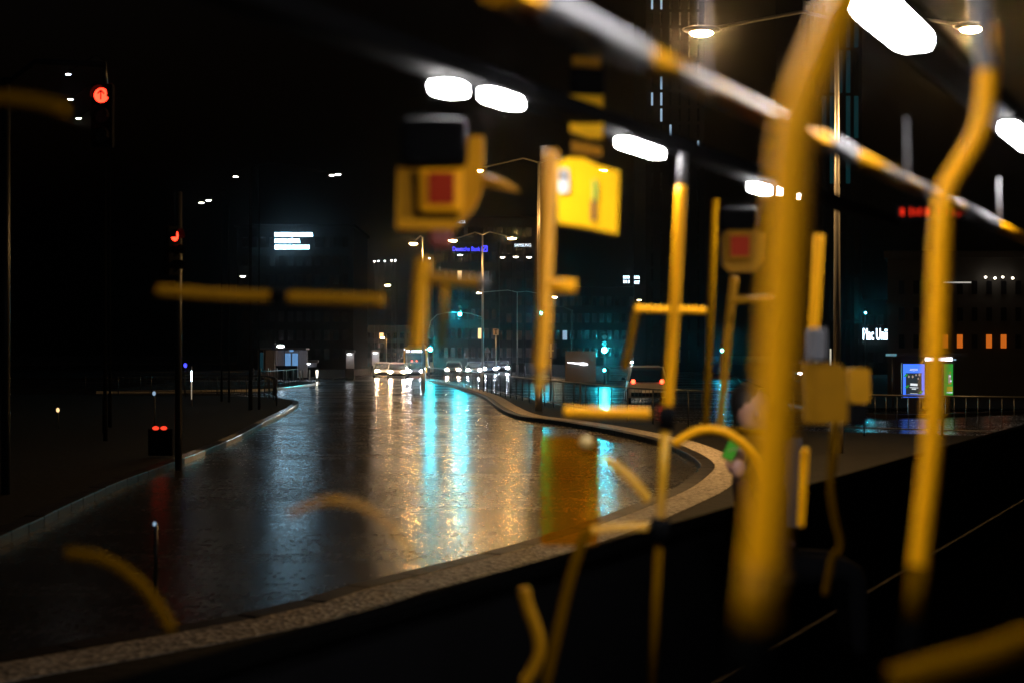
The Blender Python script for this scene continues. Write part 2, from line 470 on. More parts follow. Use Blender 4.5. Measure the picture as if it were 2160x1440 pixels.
# ------------------------------------------------------------------ traffic lights
PI = math.pi
def signal_head(t, c, lit, mat_lit, yaw=0, s=1.0, lens_n=3, arrow=False, tag_lab=None):
    """three-lens signal head, c = centre of the lit lens, facing the camera before yaw"""
    rot = Matrix.Translation(c) @ Matrix.Rotation(yaw, 4, 'Z')
    hz = .31 * s
    zc = [(k - lit) * -hz for k in range(lens_n)]         # lens 0 on top
    hc = sum(zc) / lens_n
    hb = MB().box((0, .09, hc), (.34 * s, .14, hz * lens_n + .06), bev=.03)
    hb.bm.transform(rot); ho = wpart('signal_head', hb, M['black'], t)
    for k, z in enumerate(zc):
        ln = MB(); ln.bm.faces.new([ln.bm.verts.new((math.cos(q * PI / 12) * .115 * s, .0192, z + math.sin(q * PI / 12) * .115 * s)) for q in range(24)])
        ln.bm.transform(rot); lo = wpart('lens', ln, mat_lit if k == lit else M['glass'], t, ho)
        vz = MB(); pts = []
        n = 10
        ring1 = [Vector((math.cos(R(-20) + R(220) * i / n) * .13 * s, .02, z + math.sin(R(-20) + R(220) * i / n) * .13 * s)) for i in range(n + 1)]
        for i in range(n):
            q0, q1 = ring1[i], ring1[i + 1]
            o = Vector((0, -.16 * s, .0))
            f = [vz.bm.verts.new(v) for v in (q0, q1, q1 + o, q0 + o)]
            vz.bm.faces.new(f)
        vz.bm.transform(rot); wpart('visor', vz, M['black'], t, ho)
        if arrow and k == lit:
            ar = MB()
            for a_, b_ in [((0, -.07), (0, .07)), ((0, .075), (-.05, .02)), ((0, .075), (.05, .02))]:
                ar.tube([(a_[0] * s, -.012, z + a_[1] * s), (b_[0] * s, -.012, z + b_[1] * s)], .011 * s, 6)
            ar.bm.transform(rot); wpart('arrow', ar, M['black'], t, ho)
    return ho
GRP = 'traffic lights at the crossing'
c1 = P(907, 736, 127); c2 = P(970, 663, 127)
t = thing('traffic_light', 'green signal mast with curved arm carrying a second signal over the road', 'traffic light', (c1.x - .1, 127.2, 0), 0, GRP)
bx = c1.x - .1
wpart('post', MB().tube([(bx, 127.2, 0), (bx, 127.2, 4.6)], .085), M['darksteel'], t)
ap = [(bx, 127.2, 4.5), (bx + .15, 127.2, 5.2), (bx + .7, 127.2, 5.75), (bx + 1.6, 127.2, 5.95), (c2.x, 127.2, 6.0), (c2.x + 1.0, 127.2, 5.85), (c2.x + 2.1, 127.2, 5.5)]
wpart('arm', MB().tube(ap, .045, 8), M['steel'], t)
signal_head(t, c1, 2, E['green'], s=1.2)
signal_head(t, c2, 2, E['green'], s=1.1)
def post_signal(label, px, py, d, s=1.0, lit=2, m='green', yaw=0, extra=None, arm=0):
    c = P(px, py, d)
    t = thing('traffic_light', label, 'traffic light', (c.x + arm, d + .25, 0), 0, GRP)
    top = c.z + (.9 * s if not arm else .3)
    pts = [(c.x + arm, d + .25, 0), (c.x + arm, d + .25, top)]
    wpart('post', MB().tube(pts, .07), M['darksteel'], t)
    if arm:
        wpart('arm', MB().tube([(c.x + arm, d + .25, top - .1), (c.x + arm * .7, d + .25, top + .25), (c.x, d + .22, top + .2), (c.x, d + .2, c.z + .2)], .045, 8), M['darksteel'], t)
    signal_head(t, c, lit, E['green2' if m == 'green' else m], yaw, s, arrow=(m == 'red' and arm != 0))
    if extra:
        signal_head(t, P(extra[0], extra[1], d), 0, E['green2'], 0, .55, 1)
    return t
post_signal('green signal hanging over the second carriageway, seen at the thin yellow pole', 1141, 661, 118, 1.0, arm=2.6)
post_signal('brightest green signal left of the silver van, small cycle light below', 1275, 738, 100, 1.45, extra=(1275, 780))
post_signal('small green signal far right of the silver van', 1523, 739, 128, .75)
post_signal('tiny green signal beside the white serif lettering', 1826, 660, 150, .6)
post_signal('overhead red arrow signal at the far left', 213, 201, 21, .95, lit=0, m='red', arm=-1.5)
post_signal('red signal turned half away at left', 370, 497, 27, .95, lit=0, m='red', yaw=R(62))

# ------------------------------------------------------------------ railings
def railing(label, pts, group, spacing=2.0, infill=.25, h=1.05, barmat='darksteel', near=True):
    path = smooth_path(pts, spacing)
    t = thing('railing', label, 'railing', (path[0].x, path[0].y, .12), 0, group)
    org = Vector((path[0].x, path[0].y, .12))
    tr = MB().tube([p + Vector((0, 0, .12 + h)) for p in path], .028, 6); wpart('top_rail', tr, M[barmat], t)
    br = MB().tube([p + Vector((0, 0, .32)) for p in path], .018, 6); wpart('bottom_rail', br, M[barmat], t)
    pm = MB().tube([(0, 0, 0), (0, 0, h)], .028, 6).mesh('post'); pm.materials.append(M[barmat])
    for p in path: obj('post', pm, None, t, (p.x - org.x, p.y - org.y, 0))
    bm_ = MB().tube([(0, 0, .2), (0, 0, h)], .009, 5).mesh('bar'); bm_.materials.append(M[barmat])
    for p, q in zip(path, path[1:]):
        k = max(1, int(round((q - p).length / infill)))
        if (p.y + q.y) / 2 > 95: k = max(1, k // 2)
        for i in range(1, k):
            m = p.lerp(q, i / k)
            obj('bar', bm_, None, t, (m.x - org.x, m.y - org.y, 0))
    return t
railing('dark bar railing curving along the median beside the wet road', [(-7.0, 118), (-2.9, 90), (.55, 64), (2.75, 50), (4.2, 43), (7.6, 37.8), (14, 33.8)], 'railings', 2.0, .3)
railing('dark bar railing on the left island below the kiosk', [(-24, 84), (-16.6, 87), (-15.5, 96), (-15.9, 106)], 'railings', 2.0, .35)
railing('dark bar railing along the left pavement edge', [(-9.6, 58), (-11.4, 67.2), (-14, 71.8), (-24, 75.6)], 'railings', 2.0, .35)

# ------------------------------------------------------------------ road signs
def board_sign(name, label, px0, px1, py0, py1, d, m, group=None, post=True):
    a = P(px0, py0, d); b = P(px1, py1, d)
    cx = (a.x + b.x) / 2
    t = thing(name, label, 'road sign', (cx, d + .06, 0), 0, group)
    wpart('board', MB().box((cx, d, (a.z + b.z) / 2), (b.x - a.x, .04, a.z - b.z), bev=.01), m, t)
    if post: wpart('post', MB().tube([(cx, d + .06, 0), (cx, d + .06, a.z)], .04, 8), M['steel'], t)
    return t
M['signblue'] = mat('blue sign sheet', (.004, .014, .10), .4)
M['signtan'] = mat('pale sign sheet', (.40, .31, .22), .5)
M['signgrey'] = mat('brown grey sign back', (.05, .038, .028), .6)
M['signwhite'] = mat('white sign sheet', (.45, .40, .38), .5)
t = board_sign('road_sign', 'blue rectangular road sign with a pale cross-shaped road symbol', 1150, 1174, 722, 756, 62, M['signblue'])
c = P(1162, 738, 61.95)
wpart('symbol', MB().box((c.x, 61.965, c.z - .02), (.075, .012, .58)).box((c.x, 61.962, c.z - .02), (.26, .012, .05)), M['signwhite'], t)
t = board_sign('road_sign', 'small pale square sign with a black T, above the headlights', 1040, 1052, 694, 707, 88, M['signtan'])
c = P(1046, 700, 87.95)
wpart('symbol', MB().box((c.x, 87.96, c.z), (.06, .02, .28)).box((c.x, 87.958, c.z + .12), (.2, .02, .05)).box((c.x, 87.957, c.z - .13), (.13, .02, .03)), M['black'], t)
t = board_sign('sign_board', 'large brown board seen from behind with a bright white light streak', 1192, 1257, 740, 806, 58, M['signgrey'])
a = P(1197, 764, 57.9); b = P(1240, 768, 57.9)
wpart('glow_streak', MB().tube([a, a.lerp(b, .5), a.lerp(b, .8), b], [.012, .026, .06, .02], 8), E['strip'], t)  # reflected streak of light, built as a glowing tube on the board
t = board_sign('road_sign', 'small blue sign on a post beside the lit kiosk', 574, 581, 728, 738, 120, M['signblue'])
t = thing('road_sign', 'triangular sign seen dimly left of the pale T sign', 'road sign', (P(1028, 740, 92).x, 92, 0))
c = P(1028, 737, 92)
wpart('board', MB().prism([(c.x - .22, 92, c.z - .18), (c.x + .22, 92, c.z - .18), (c.x, 92, c.z + .22)], (0, .03, 0)), M['greyplastic'], t)
wpart('post', MB().tube([(c.x, 92.06, 0), (c.x, 92.06, c.z + .1)], .035, 8), M['darksteel'], t)

# ------------------------------------------------------------------ vehicles
def car(label, x, y, heading, paint, head=None, tail=None, W=1.8, Lc=4.3, H=1.48, van=False, group='cars on the crossing', roofrack=False):
    """local +y = forward; heading 0 = driving away from the camera"""
    t = thing('car', label, 'car', (x, y, 0), heading, group)
    hw = W / 2; hl = Lc / 2
    # body shell: stations along y of half-section rings
    def ring(yy, z0, z1, w0, w1):
        return [(-w0, yy, z0), (-w1, yy, (z0 + z1) * .5), (-w1 * .96, yy, z1 - .06), (-w1 * .85, yy, z1), (w1 * .85, yy, z1), (w1 * .96, yy, z1 - .06), (w1, yy, (z0 + z1) * .5), (w0, yy, z0)]
    belt = .92 if not van else 1.0
    b = MB().loft([ring(-hl, .40, belt - .12, hw * .8, hw * .86), ring(-hl + .12, .26, belt, hw * .9, hw * .95), ring(-hl * .45, .22, belt + .02, hw * .95, hw), ring(hl * .3, .22, belt, hw * .95, hw),
                   ring(hl * .72, .22, .82, hw * .94, hw * .97), ring(hl - .1, .26, .72, hw * .88, hw * .9), ring(hl, .38, .62, hw * .76, hw * .8)])
    body = obj('body', b, paint, t)
    rear = -hl + (.14 if van else .75)
    def ring2(yy, z0, z1, w0, w1): return [(-w0, yy, z0), (-w1, yy, z1 - .05), (-w1 * .9, yy, z1), (w1 * .9, yy, z1), (w1, yy, z1 - .05), (w0, yy, z0)]
    cb = MB().loft([ring2(rear - .12, belt - .02, belt + .05, hw * .9, hw * .88), ring2(rear + .25, belt - .02, H - .03, hw * .9, hw * .74), ring2(-.1, belt - .02, H, hw * .92, hw * .76), ring2(hl * .12, belt - .02, H - .04, hw * .92, hw * .74), ring2(hl * .5, belt - .05, belt, hw * .9, hw * .86)])
    obj('cabin_glass', cb, M['carglass'], t)
    rf = MB().loft([ring2(rear + .22, H - .05, H + .012, hw * .76, hw * .70), ring2(-.1, H - .05, H + .03, hw * .79, hw * .73), ring2(hl * .14, H - .06, H, hw * .77, hw * .70)])
    obj('roof', rf, paint, t)
    for s in (-1, 1):
        for pp, pr in (([(s * hw * .9, rear + .0, belt), (s * hw * .76, rear + .3, H - .02)], .035), ([(s * hw * .76, hl * .14, H - .04), (s * hw * .9, hl * .5, belt - .02)], .03), ([(s * hw * .93, -.15, belt), (s * hw * .78, -.15, H - .02)], .03)):
            obj('pillar', MB().tube(pp, pr, 6), paint, t)
        obj('wing_mirror', MB().ell((s * (hw + .08), hl * .34, belt + .08), (.1, .07, .07), n=8), M['black'], t)
        for yy in (-hl * .62, hl * .62):
            wt = obj('wheel', MB().disc((s * (hw - .1), yy, .32), .32, (1, 0, 0), .2, 16), M['tyre'], t)
            obj('rim', MB().disc((s * (hw - .0), yy, .32), .2, (1, 0, 0), .03, 12), M['rim'], wt)
        obj('headlight', MB().ell((s * hw * .66, hl - .06, .66), (.19, .10, .12), n=10), head or M['glass'], t)
        obj('tail_light', MB().ell((s * hw * .70, -hl + .03, .84 if not van else 1.0), (.10, .07, .10), n=10), tail or M['redplastic'], t)
    obj('number_plate', MB().box((0, -hl - .015, .55), (.5, .02, .11)), M['white'], t)
    obj('bumper', MB().box((0, hl - .05, .42), (W * .82, .16, .2), bev=.05).box((0, -hl + .05, .42), (W * .82, .16, .2), bev=.05), M['black'], t)
    return t
CP = {k: mat(k + ' car paint', c, .3, .2, coat=.6, scale=3, noise=.05) for k, c in
      dict(white=(.55, .55, .55), silver=(.32, .31, .30), black=(.012, .012, .013), grey=(.10, .10, .105), red=(.18, .02, .015), blue=(.02, .04, .10)).items()}
PI = math.pi
def atpx(px, d): return (px - 1080) / F * d
car('pale hatchback with blown-out headlights, leftmost on the crossing', atpx(806, 138), 138, PI + R(8), CP['white'], E['head'])
car('silver saloon with bright headlights just left of the yellow bus', atpx(838, 130), 130, PI + R(4), CP['silver'], E['head'])
car('dark car with headlights in front of the yellow bus', atpx(878, 136), 136, PI + R(2), CP['grey'], E['headc'])
car('car with warm headlights just right of the green signal mast', atpx(957, 150), 150, PI, CP['black'], E['head'])
car('car with the brightest white headlights behind the railing', atpx(1001, 146), 146, PI, CP['grey'], E['headc'])
car('car with two cold headlights left of the pale T sign', atpx(1034, 158), 158, PI, CP['blue'], E['headc'])
car('farthest car with small cold headlights at the right end of the queue', atpx(1060, 172), 172, PI, CP['black'], E['headc'])
car('silver van driving away with two red tail lights', atpx(1364, 66), 66.5, R(-3), CP['silver'], None, E['tail'], W=1.86, Lc=4.4, H=1.68, van=True)
car('far oncoming car whose headlight shows at the roof edge of the silver van', atpx(1338, 290), 291, PI, CP['black'], E['headc'])
car('small far car with headlights right of the thick yellow pole', atpx(1692, 120), 120, PI, CP['black'], E['dotc'])

# yellow city bus
bxc, byc = atpx(876, 152), 152
t = thing('city_bus', 'yellow city bus facing us with a lit white destination display', 'bus', (bxc, byc, 0), 0)
M['busyellow'] = mat('yellow bus paint', (.72, .36, .02), .35, coat=.4, emit=None)
def brect(z0, z1, hw, y): return [(-hw, y, z0), (-hw, y, z1 - .2), (-hw * .88, y, z1), (hw * .88, y, z1), (hw, y, z1 - .2), (hw, y, z0)]
obj('body', MB().loft([brect(.35, 3.0, 1.2, 0), brect(.3, 3.05, 1.27, .25), brect(.3, 3.05, 1.27, 12)]), M['busyellow'], t)
obj('roof_pod', MB().loft([[(-.95, .5, 3.04), (-.75, .5, 3.3), (.75, .5, 3.3), (.95, .5, 3.04)], [(-.95, 5, 3.04), (-.75, 5, 3.3), (.75, 5, 3.3), (.95, 5, 3.04)]], smooth=False), M['busyellow'], t)
obj('windscreen', MB().box((0, -.012, 1.62), (2.2, .05, 1.5), bev=.02), M['carglass'], t)
d = obj('destination_display', MB().box((0, -.05, 2.58), (2.1, .06, .34), bev=.02), M['black'], t)
obj('display_number', MB().box((-.78, -.09, 2.58), (.36, .02, .22)), E['strip'], d)
obj('display_text', MB().box((.2, -.09, 2.58), (1.25, .02, .19)), E['strip'], d)
for s in (-1, 1):
    obj('headlight', MB().ell((s * .95, 0, .72), (.16, .08, .11), n=10), E['headc'], t)
    obj('marker_lamp', MB().ell((s * 1.15, -.02, 2.78), (.07, .05, .05), n=8), E['strip'], t)
    obj('mirror', MB().box((s * 1.42, -.25, 2.2), (.16, .12, .5), bev=.03).tube([(s * 1.2, 0, 2.6), (s * 1.42, -.25, 2.5)], .03, 6), M['black'], t)
    for yy in (2.4, 9.0):
        w_ = obj('wheel', MB().disc((s * 1.15, yy, .48), .48, (1, 0, 0), .3, 16), M['tyre'], t)
        obj('rim', MB().disc((s * 1.31, yy, .48), .28, (1, 0, 0), .03, 12), M['rim'], w_)
    for k in range(5):
        obj('side_window', MB().box((s * 1.275, 2.2 + k * 1.9, 1.95), (.02, 1.7, 1.1)), M['carglass'], t)
for s, x in ((0, -.35), (1, .15)):
    obj('red_lamp', MB().ell((x, -.06, 1.55), (.08, .03, .06), n=8), E['dotr'], t)

# ------------------------------------------------------------------ buildings and lit signs
win_mesh_cache = {}
def facade(t, x0, x1, y, z0, z1, nx, nz, wfrac=.6, hfrac=.55, lit=(), lit_mat=None, rz=0, frame=True):
    """separate window panes on the camera-facing wall of a building"""
    dx = (x1 - x0) / nx; dz = (z1 - z0) / nz
    key = (round(dx, 3), round(dz, 3), wfrac, hfrac)
    if key not in win_mesh_cache:
        win_mesh_cache[key] = MB().box((0, 0, 0), (dx * wfrac, .12, dz * hfrac)).mesh('window')
        win_mesh_cache[key].materials.append(M['glass'])
    lm = {}
    for i in range(nx):
        for j in range(nz):
            me = win_mesh_cache[key]
            if (i, j) in lit:
                if 'l' not in lm:
                    lm['l'] = me.copy(); lm['l'].materials.clear(); lm['l'].materials.append(lit_mat)
                me = lm['l']
            obj('window', me, None, t, (x0 + (i + .5) * dx - t.location.x, y - .02 - t.location.y, z0 + (j + .5) * dz))
def building(label, px0, px1, pytop, d, depth, wall, nx, nz, lit=(), lit_mat=None, name='building', wf=.6, hf=.55, cornice=True, z0w=1.0, fan=False):
    a = P(px0, pytop, d); b = P(px1, HOR, d)
    cx = (a.x + b.x) / 2; W = b.x - a.x; H = a.z
    t = thing(name, label, 'building', (cx, d, 0))
    if fan:      # a corner plot: the side walls splay away from the street
        k_ = (d + depth) / d * 1.03
        foot = lambda z, g: [(a.x - g, d - g, z), (b.x + g, d - g, z), (b.x * k_, d + depth, z), (a.x * k_, d + depth, z)]
        wpart('wall', MB().prism(foot(0, 0), (0, 0, H)), wall, t)
        wpart('cornice', MB().prism(foot(H + .003, .25), (0, 0, .35)), wall, t)
        cornice = False
    else:
        wpart('wall', MB().box((cx, d + depth / 2, H / 2), (W, depth, H)), wall, t)
    if cornice:
        wpart('cornice', MB().box((cx, d + depth / 2, H + .2), (W + .6, depth + .6, .4)), wall, t)
    facade(t, a.x + W * .03, b.x - W * .03, d, z0w, H - .8, nx, nz, wf, hf, lit, lit_mat)
    return t
building('long dark campus block under the white lettering on the left', 500, 745, 480, 202, 20, M['darkwall'], 12, 7)
building('dark block behind the blue bank sign', 930, 1052, 512, 232, 20, M['darkwall'], 8, 6, {(2, 4), (5, 1)}, E['warmwin'])
building('taller dark block with two small white roof signs', 915, 1132, 462, 262, 25, M['darkwall'], 10, 8)
building('dark tower at upper centre with a few cold lit windows', 1362, 1486, -260, 185, 18, M['darkwall'], 6, 30,
         {(0, 22), (1, 22), (0, 23), (1, 17), (0, 16), (1, 16), (2, 14), (1, 15), (3, 13), (5, 13)}, E['coolwin'], wf=.22, hf=.8)
building('slim tower glowing teal behind the thick yellow pole', 1692, 1818, -200, 140, 14, M['darkwall'], 7, 10, {(i, j) for i in (3, 5) for j in range(4, 9)} | {(4, 6), (6, 7), (6, 5), (2, 5)}, E['tealwin'], wf=.55, hf=.93)
bt = building('grey rendered corner building at the right edge', 1872, 2330, 545, 72, 20, M['concrete'], 14, 3, {(3, 0), (4, 0), (7, 0), (6, 0)}, E['orangewin'], wf=.36, hf=.5, z0w=2.2, fan=True)
a = P(1990, 596, 71.8); b = P(2048, 596, 71.8)
wpart('cornice_light', MB().box(((a.x + b.x) / 2, 71.8, a.z), (b.x - a.x, .12, .06)), mat('dim cornice lamp', (.5, .5, .45), .5, emit=(1, .95, .85), es=.5), bt)
for py, xx0, xx1 in ((622, 1926, 1962), (686, 1924, 1962), (640, 1870, 1985)):
    a = P(xx0, py, 71.85); b = P(xx1, py, 71.85)
    wpart('ledge', MB().box(((a.x + b.x) / 2, 71.85, a.z), (b.x - a.x, .3, .09)), M['concrete'], bt)
for k, px in enumerate((2079, 2099, 2115, 2136)):
    c = P(px, 585 + (k % 2) * 2, 71.6)
    wpart('roof_lamp', MB().ell(c, (.06, .06, .04), n=8), E['dot'], bt)
building('low dark wing carrying the white serif lettering', 1700, 1872, 640, 152, 20, M['darkwall'], 8, 3)
building('low dark terrace far behind the headlights', 690, 905, 690, 320, 20, M['darkwall'], 14, 3, {(2, 1), (7, 2)}, E['warmwin'])
building('dark hall behind the silver van', 1130, 1362, 610, 300, 20, M['darkwall'], 14, 4, {(3, 1)}, E['coolwin'])

def lit_sign(label, px0, px1, pyc, d, body, size_px, m, name='lit_sign', sx=1.0, bold=.0, fit=True, back=True):
    a = P(px0, pyc, d); b = P(px1, pyc, d)
    cx = (a.x + b.x) / 2
    t = thing(name, label, 'lit sign', (cx, d, a.z))
    lines = body if isinstance(body, list) else [body]
    size = size_px / F * d
    for i, s in enumerate(lines):
        me = text_mesh(s, size, .05, sx, bold=bold * size)
        xs = [v.co.x for v in me.vertices]
        wd = max(xs) - min(xs)
        tgt = (b.x - a.x) * (1 if not isinstance(fit, list) else fit[i])
        me.transform(Matrix.Diagonal((tgt / wd, 1, 1, 1)))
        off = (tgt - (b.x - a.x)) / 2
        mid = (max(v.co.x for v in me.vertices) + min(v.co.x for v in me.vertices)) / 2
        o = obj('lettering', me, m, t, (off - mid, -.1, ((len(lines) - 1) / 2 - i) * size * 1.15))
    if back:
        obj('backing_rail', MB().box((0, 0, 0), ((b.x - a.x) * 1.02, .06, size * 1.15 * len(lines))), M['black'], t)
    return t
lit_sign('white three-line lettering on the dark campus block at left', 580, 660, 509, 200.5, ['POLITECHNIKA WARSZAWSKA', '& SZKOŁA GŁÓWNA', 'SZKOLENIA PRACOWNI'], 11.5, E['ledstrong'], bold=.02, fit=[1, .66, .9])
t = lit_sign('blue bank name sign with a slash-in-square mark', 955, 1013, 526, 230.5, 'Deutsche Bank', 13.5, E['blue'], bold=.0)
a = P(1022, 525, 230.4); s = .42
k = MB()
for p, q in [((-s, -s), (s, -s)), ((s, -s), (s, s)), ((s, s), (-s, s)), ((-s, s), (-s, -s)), ((-s * .4, -s * .55), (s * .4, s * .55))]:
    k.tube([(a.x + p[0], 230.4, a.z + p[1]), (a.x + q[0], 230.4, a.z + q[1])], .07, 6)
k.bm.transform(Matrix.Translation(-Vector(t.location)))
obj('emblem', k, E['blue'], t)
lit_sign('small white capital-letter sign right of the blue bank sign', 1085, 1120, 518, 261, 'SAMSUNG', 9, E['ledsmall'], bold=.0)
lit_sign('small white sign under the big yellow validator box', 955, 982, 469, 261, 'WARTA', 9, E['ledsmall'], bold=.01)
lit_sign('white condensed serif lettering on the low wing at right', 1820, 1871, 706, 151.5, 'Plac Unii', 34, E['led'], bold=.004)
lit_sign('left of two tiny white lit panels above the silver van', 1315, 1327, 590, 180, ['IIII', 'III'], 8, E['led'])
lit_sign('right of two tiny white lit panels above the silver van', 1338, 1349, 591, 180, ['NIA', 'OIT'], 9, E['led'])

# strings of tiny lamps far away
i = 0
for px, py in [(790, 552), (798, 551), (812, 551), (826, 550), (834, 550), (906, 545), (921, 543), (924, 537), (984, 499), (990, 498), (998, 499), (1012, 505), (760, 555), (1090, 610)]:
    c = P(px, py, 300)
    m = MB().tube([(0, 0, 0), (0, 0, .5)], .05, 6)
    t = thing('string_lamp', 'tiny lamp in the far row of lights left of the bank sign' if py > 530 else 'tiny lamp on the roof line above the bank sign', 'lamp', (c.x, 300, 0), 0, 'far row of tiny lamps' if py > 530 else 'roof line lamps')
    obj('stem', MB().tube([(0, 0, 0), (0, 0, c.z)], .05, 5), M['darksteel'], t)
    obj('bulb', MB().ell((0, -.1, c.z), (.12, .12, .12), n=8), E['dotc'] if i % 3 else E['dot'], t)
    i += 1

# ------------------------------------------------------------------ kiosk, shelter and small street things
kx, ky = atpx(592, 130), 130
t = thing('kiosk', 'lit glass kiosk with pale wall beyond the left island', 'kiosk', (kx, ky, .12))
obj('side_wall', MB().box((-.9, .6, 1.25), (.9, 1.6, 2.5)), M['signwhite'], t)
obj('roof', MB().box((.2, .6, 2.62), (4.4, 2.2, .16), bev=.03), M['greyplastic'], t)
obj('back_wall', MB().box((.9, 1.3, 1.25), (2.7, .08, 2.5)), M['white'], t)
for xx in (-2.0, -1.5, -.45, .4, 1.0, 1.7): obj('post', MB().box((xx, -.2, 1.25), (.07, .07, 2.5)), M['steel'], t)
for xx, m in ((.7, 'kiosk'), (1.35, 'kiosk')):
    obj('glass_panel', MB().box((xx, -.18, 1.65), (.52, .03, 1.15)), E[m], t)
obj('glass_panel', MB().box((-1.75, -.18, 1.5), (.4, .03, 1.6)), mat('dim teal glass', (.02, .05, .07), .3, emit=(.05, .25, .35), es=.08), t)
obj('counter', MB().box((.6, -.3, .55), (1.9, .4, 1.1)), M['black'], t)
l_ = obj('ceiling_lamp', MB().ell((.05, -.35, 2.86), (.34, .16, .12), n=10), E['dotc'], t)
l_ = obj('spot_lamp', MB().ell((1.05, -.35, 2.45), (.22, .12, .1), n=10), E['kiosk'], t)
for i in range(12):
    px = 535 + i * 11.5
    g = Vector((atpx(px, 117), 117 + (i % 3) * .8, 0))
    o = obj('bollard', MB().tube([(0, 0, 0), (0, 0, .85), (0, 0, .95), (0, 0, 1.0)], [.06, .055, .055, .02], 8), M['steel'], None, (g.x, g.y, .12 if i < 5 else 0))
    tag(o, 'slim steel bollard in the row before the lit kiosk', 'bollard', 'bollards before the kiosk')
c = P(669, 784, 118)
t = thing('light_bollard', 'short glowing bollard right of the kiosk', 'bollard', (c.x, 118, 0))
obj('post', MB().tube([(0, 0, 0), (0, 0, .95)], .07, 8), M['steel'], t)
obj('light', MB().tube([(.0, -.09, .35), (0, -.09, .9)], [.03, .06], 8), E['dot'], t)
def stand(px0, px1, py0, d, lab, m):
    a = P(px0, py0, d); b = P(px1, py0, d)
    cx = (a.x + b.x) / 2
    t = thing('stall', lab, 'stall', (cx, d, 0))
    W = b.x - a.x
    obj('panel', MB().box((0, 0, a.z / 2 + .5), (W, .08, a.z - 1.0), bev=.02), m, t)
    obj('counter', MB().box((0, -.1, .55), (W * 1.1, .5, 1.0), bev=.02), M['black'], t)
    obj('awning', MB().prism([(-W * .6, -.5, a.z), (-W * .6, .4, a.z + .25), (-W * .6, .4, a.z)], (W * 1.2, 0, 0)), M['greyplastic'], t)
    obj('lamp', MB().ell((0, -.55, a.z - .12), (.18, .06, .05), n=8), E['dotc'], t)
stand(730, 747, 744, 122, 'small pale stall with awning left of the pale hatchback', M['signwhite'])
stand(785, 800, 742, 155, 'small stall with a white panel behind the pale hatchback', M['white'])
stand(636, 668, 764, 135, 'low bluish stall right of the kiosk', M['greyplastic'])
c = P(404, 780, 58)
t = thing('glow_post', 'slim steel post with a built-in glint, alone at the left', 'glowing post', (c.x, 58, .12))
obj('post', MB().tube([(0, .05, 0), (0, .05, 1.62)], .03, 8), M['steel'], t)  # steel post whose glint is made by the glowing strips below
obj('light', MB().box((0, 0, 1.22), (.045, .03, .44)), E['led'], t)
obj('lower_light', MB().box((0, 0, .62), (.03, .03, .7)), mat('dim warm strip', (.3, .3, .3), .4, emit=(1, .85, .6), es=.35), t)
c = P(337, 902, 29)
t = thing('red_pair_ghost', 'added low barrier carrying a reflected pair of red lights at left', 'reflected lights', (c.x, 29, .12))
obj('barrier', MB().box((0, .06, .3), (.5, .08, .55), bev=.02), M['black'], t)  # barrier added to carry a reflected pair of red lights
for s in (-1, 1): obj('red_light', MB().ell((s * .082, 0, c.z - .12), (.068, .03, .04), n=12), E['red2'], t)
for px, py, d, m, lab in [(325, 829, 40, 'dotc', 'small cold light above the red light pair'), (326, 1104, 13, 'dotc', 'small cold ground light low at left'), (122, 864, 40, 'warmwin', 'tiny warm light at the far left edge'), (391, 770, 70, 'blue', 'tiny blue sign light beside the glinting post')]:
    c = P(px, py, d)
    t = thing('marker_lamp', lab, 'lamp', (c.x, d, 0))
    obj('stem', MB().tube([(0, .05, 0), (0, .05, c.z)], .02, 6), M['darksteel'], t)
    obj('bulb', MB().ell((0, 0, c.z), (.0012 * d, .03, .0016 * d), n=8), E['coolwin'] if m == 'dotc' else E[m], t)

# bus shelter with lit posters
sx0 = P(1905, 800, 54); d = 54
t = thing('bus_shelter', 'dark bus shelter with a white light strip under its roof', 'bus shelter', (P(1945, 0, d).x, d, .12))
ox = t.location.x
def rx(px): return P(px, 0, d).x - ox
zr = P(0, 757, d).z - .12
obj('roof', MB().box((rx(1960), .4, zr + .16), (rx(2040) - rx(1890), 1.6, .12), bev=.02), M['darksteel'], t)
obj('light_strip', MB().box(((rx(1945) + rx(2001)) / 2, -.42, zr - .0), (rx(2001) - rx(1945), .08, .13)), E['strip'], t)
obj('side_light', MB().box(((rx(2008) + rx(2020)) / 2, .2, zr - .02), (rx(2020) - rx(2008), .05, .05)), E['coolwin'], t)
for px in (1897, 1958, 2026): obj('post', MB().tube([(rx(px), .9, 0), (rx(px), .9, zr + .15)], .045, 8), M['darksteel'], t)
obj('back_glass', MB().box((rx(1993), 1.0, 1.1), (1.1, .03, 1.6)), M['glass'], t)
obj('bench', MB().box((rx(2000), .7, .5), (1.0, .35, .06), bev=.02), M['darksteel'], t)
def poster(lab, px0, px1, py0, py1, d, m):
    a = P(px0, py0, d); b = P(px1, py1, d)
    cx, cz = (a.x + b.x) / 2, (a.z + b.z) / 2
    t = thing('poster_lightbox', lab, 'lightbox', (cx, d, .0))
    W, H = b.x - a.x, a.z - b.z
    obj('case', MB().box((0, .08, cz), (W + .08, .14, H + .08), bev=.02), M['darksteel'], t)
    obj('leg', MB().box((0, .08, (cz - H / 2) / 2), (W * .5, .1, cz - H / 2)), M['darksteel'], t)
    sh = obj('poster_sheet', MB().box((0, 0, cz), (W, .02, H)), m, t)
    return t, sh, W, H, cz
t, sh, W, H, cz = poster('blue lit poster with a dark group picture', 1905, 1950, 767, 837, 53, E['adblue'])
obj('picture', MB().box((W * -.01, -.014, cz - H * .09), (W * .74, .01, H * .64)), E['addark'], sh)
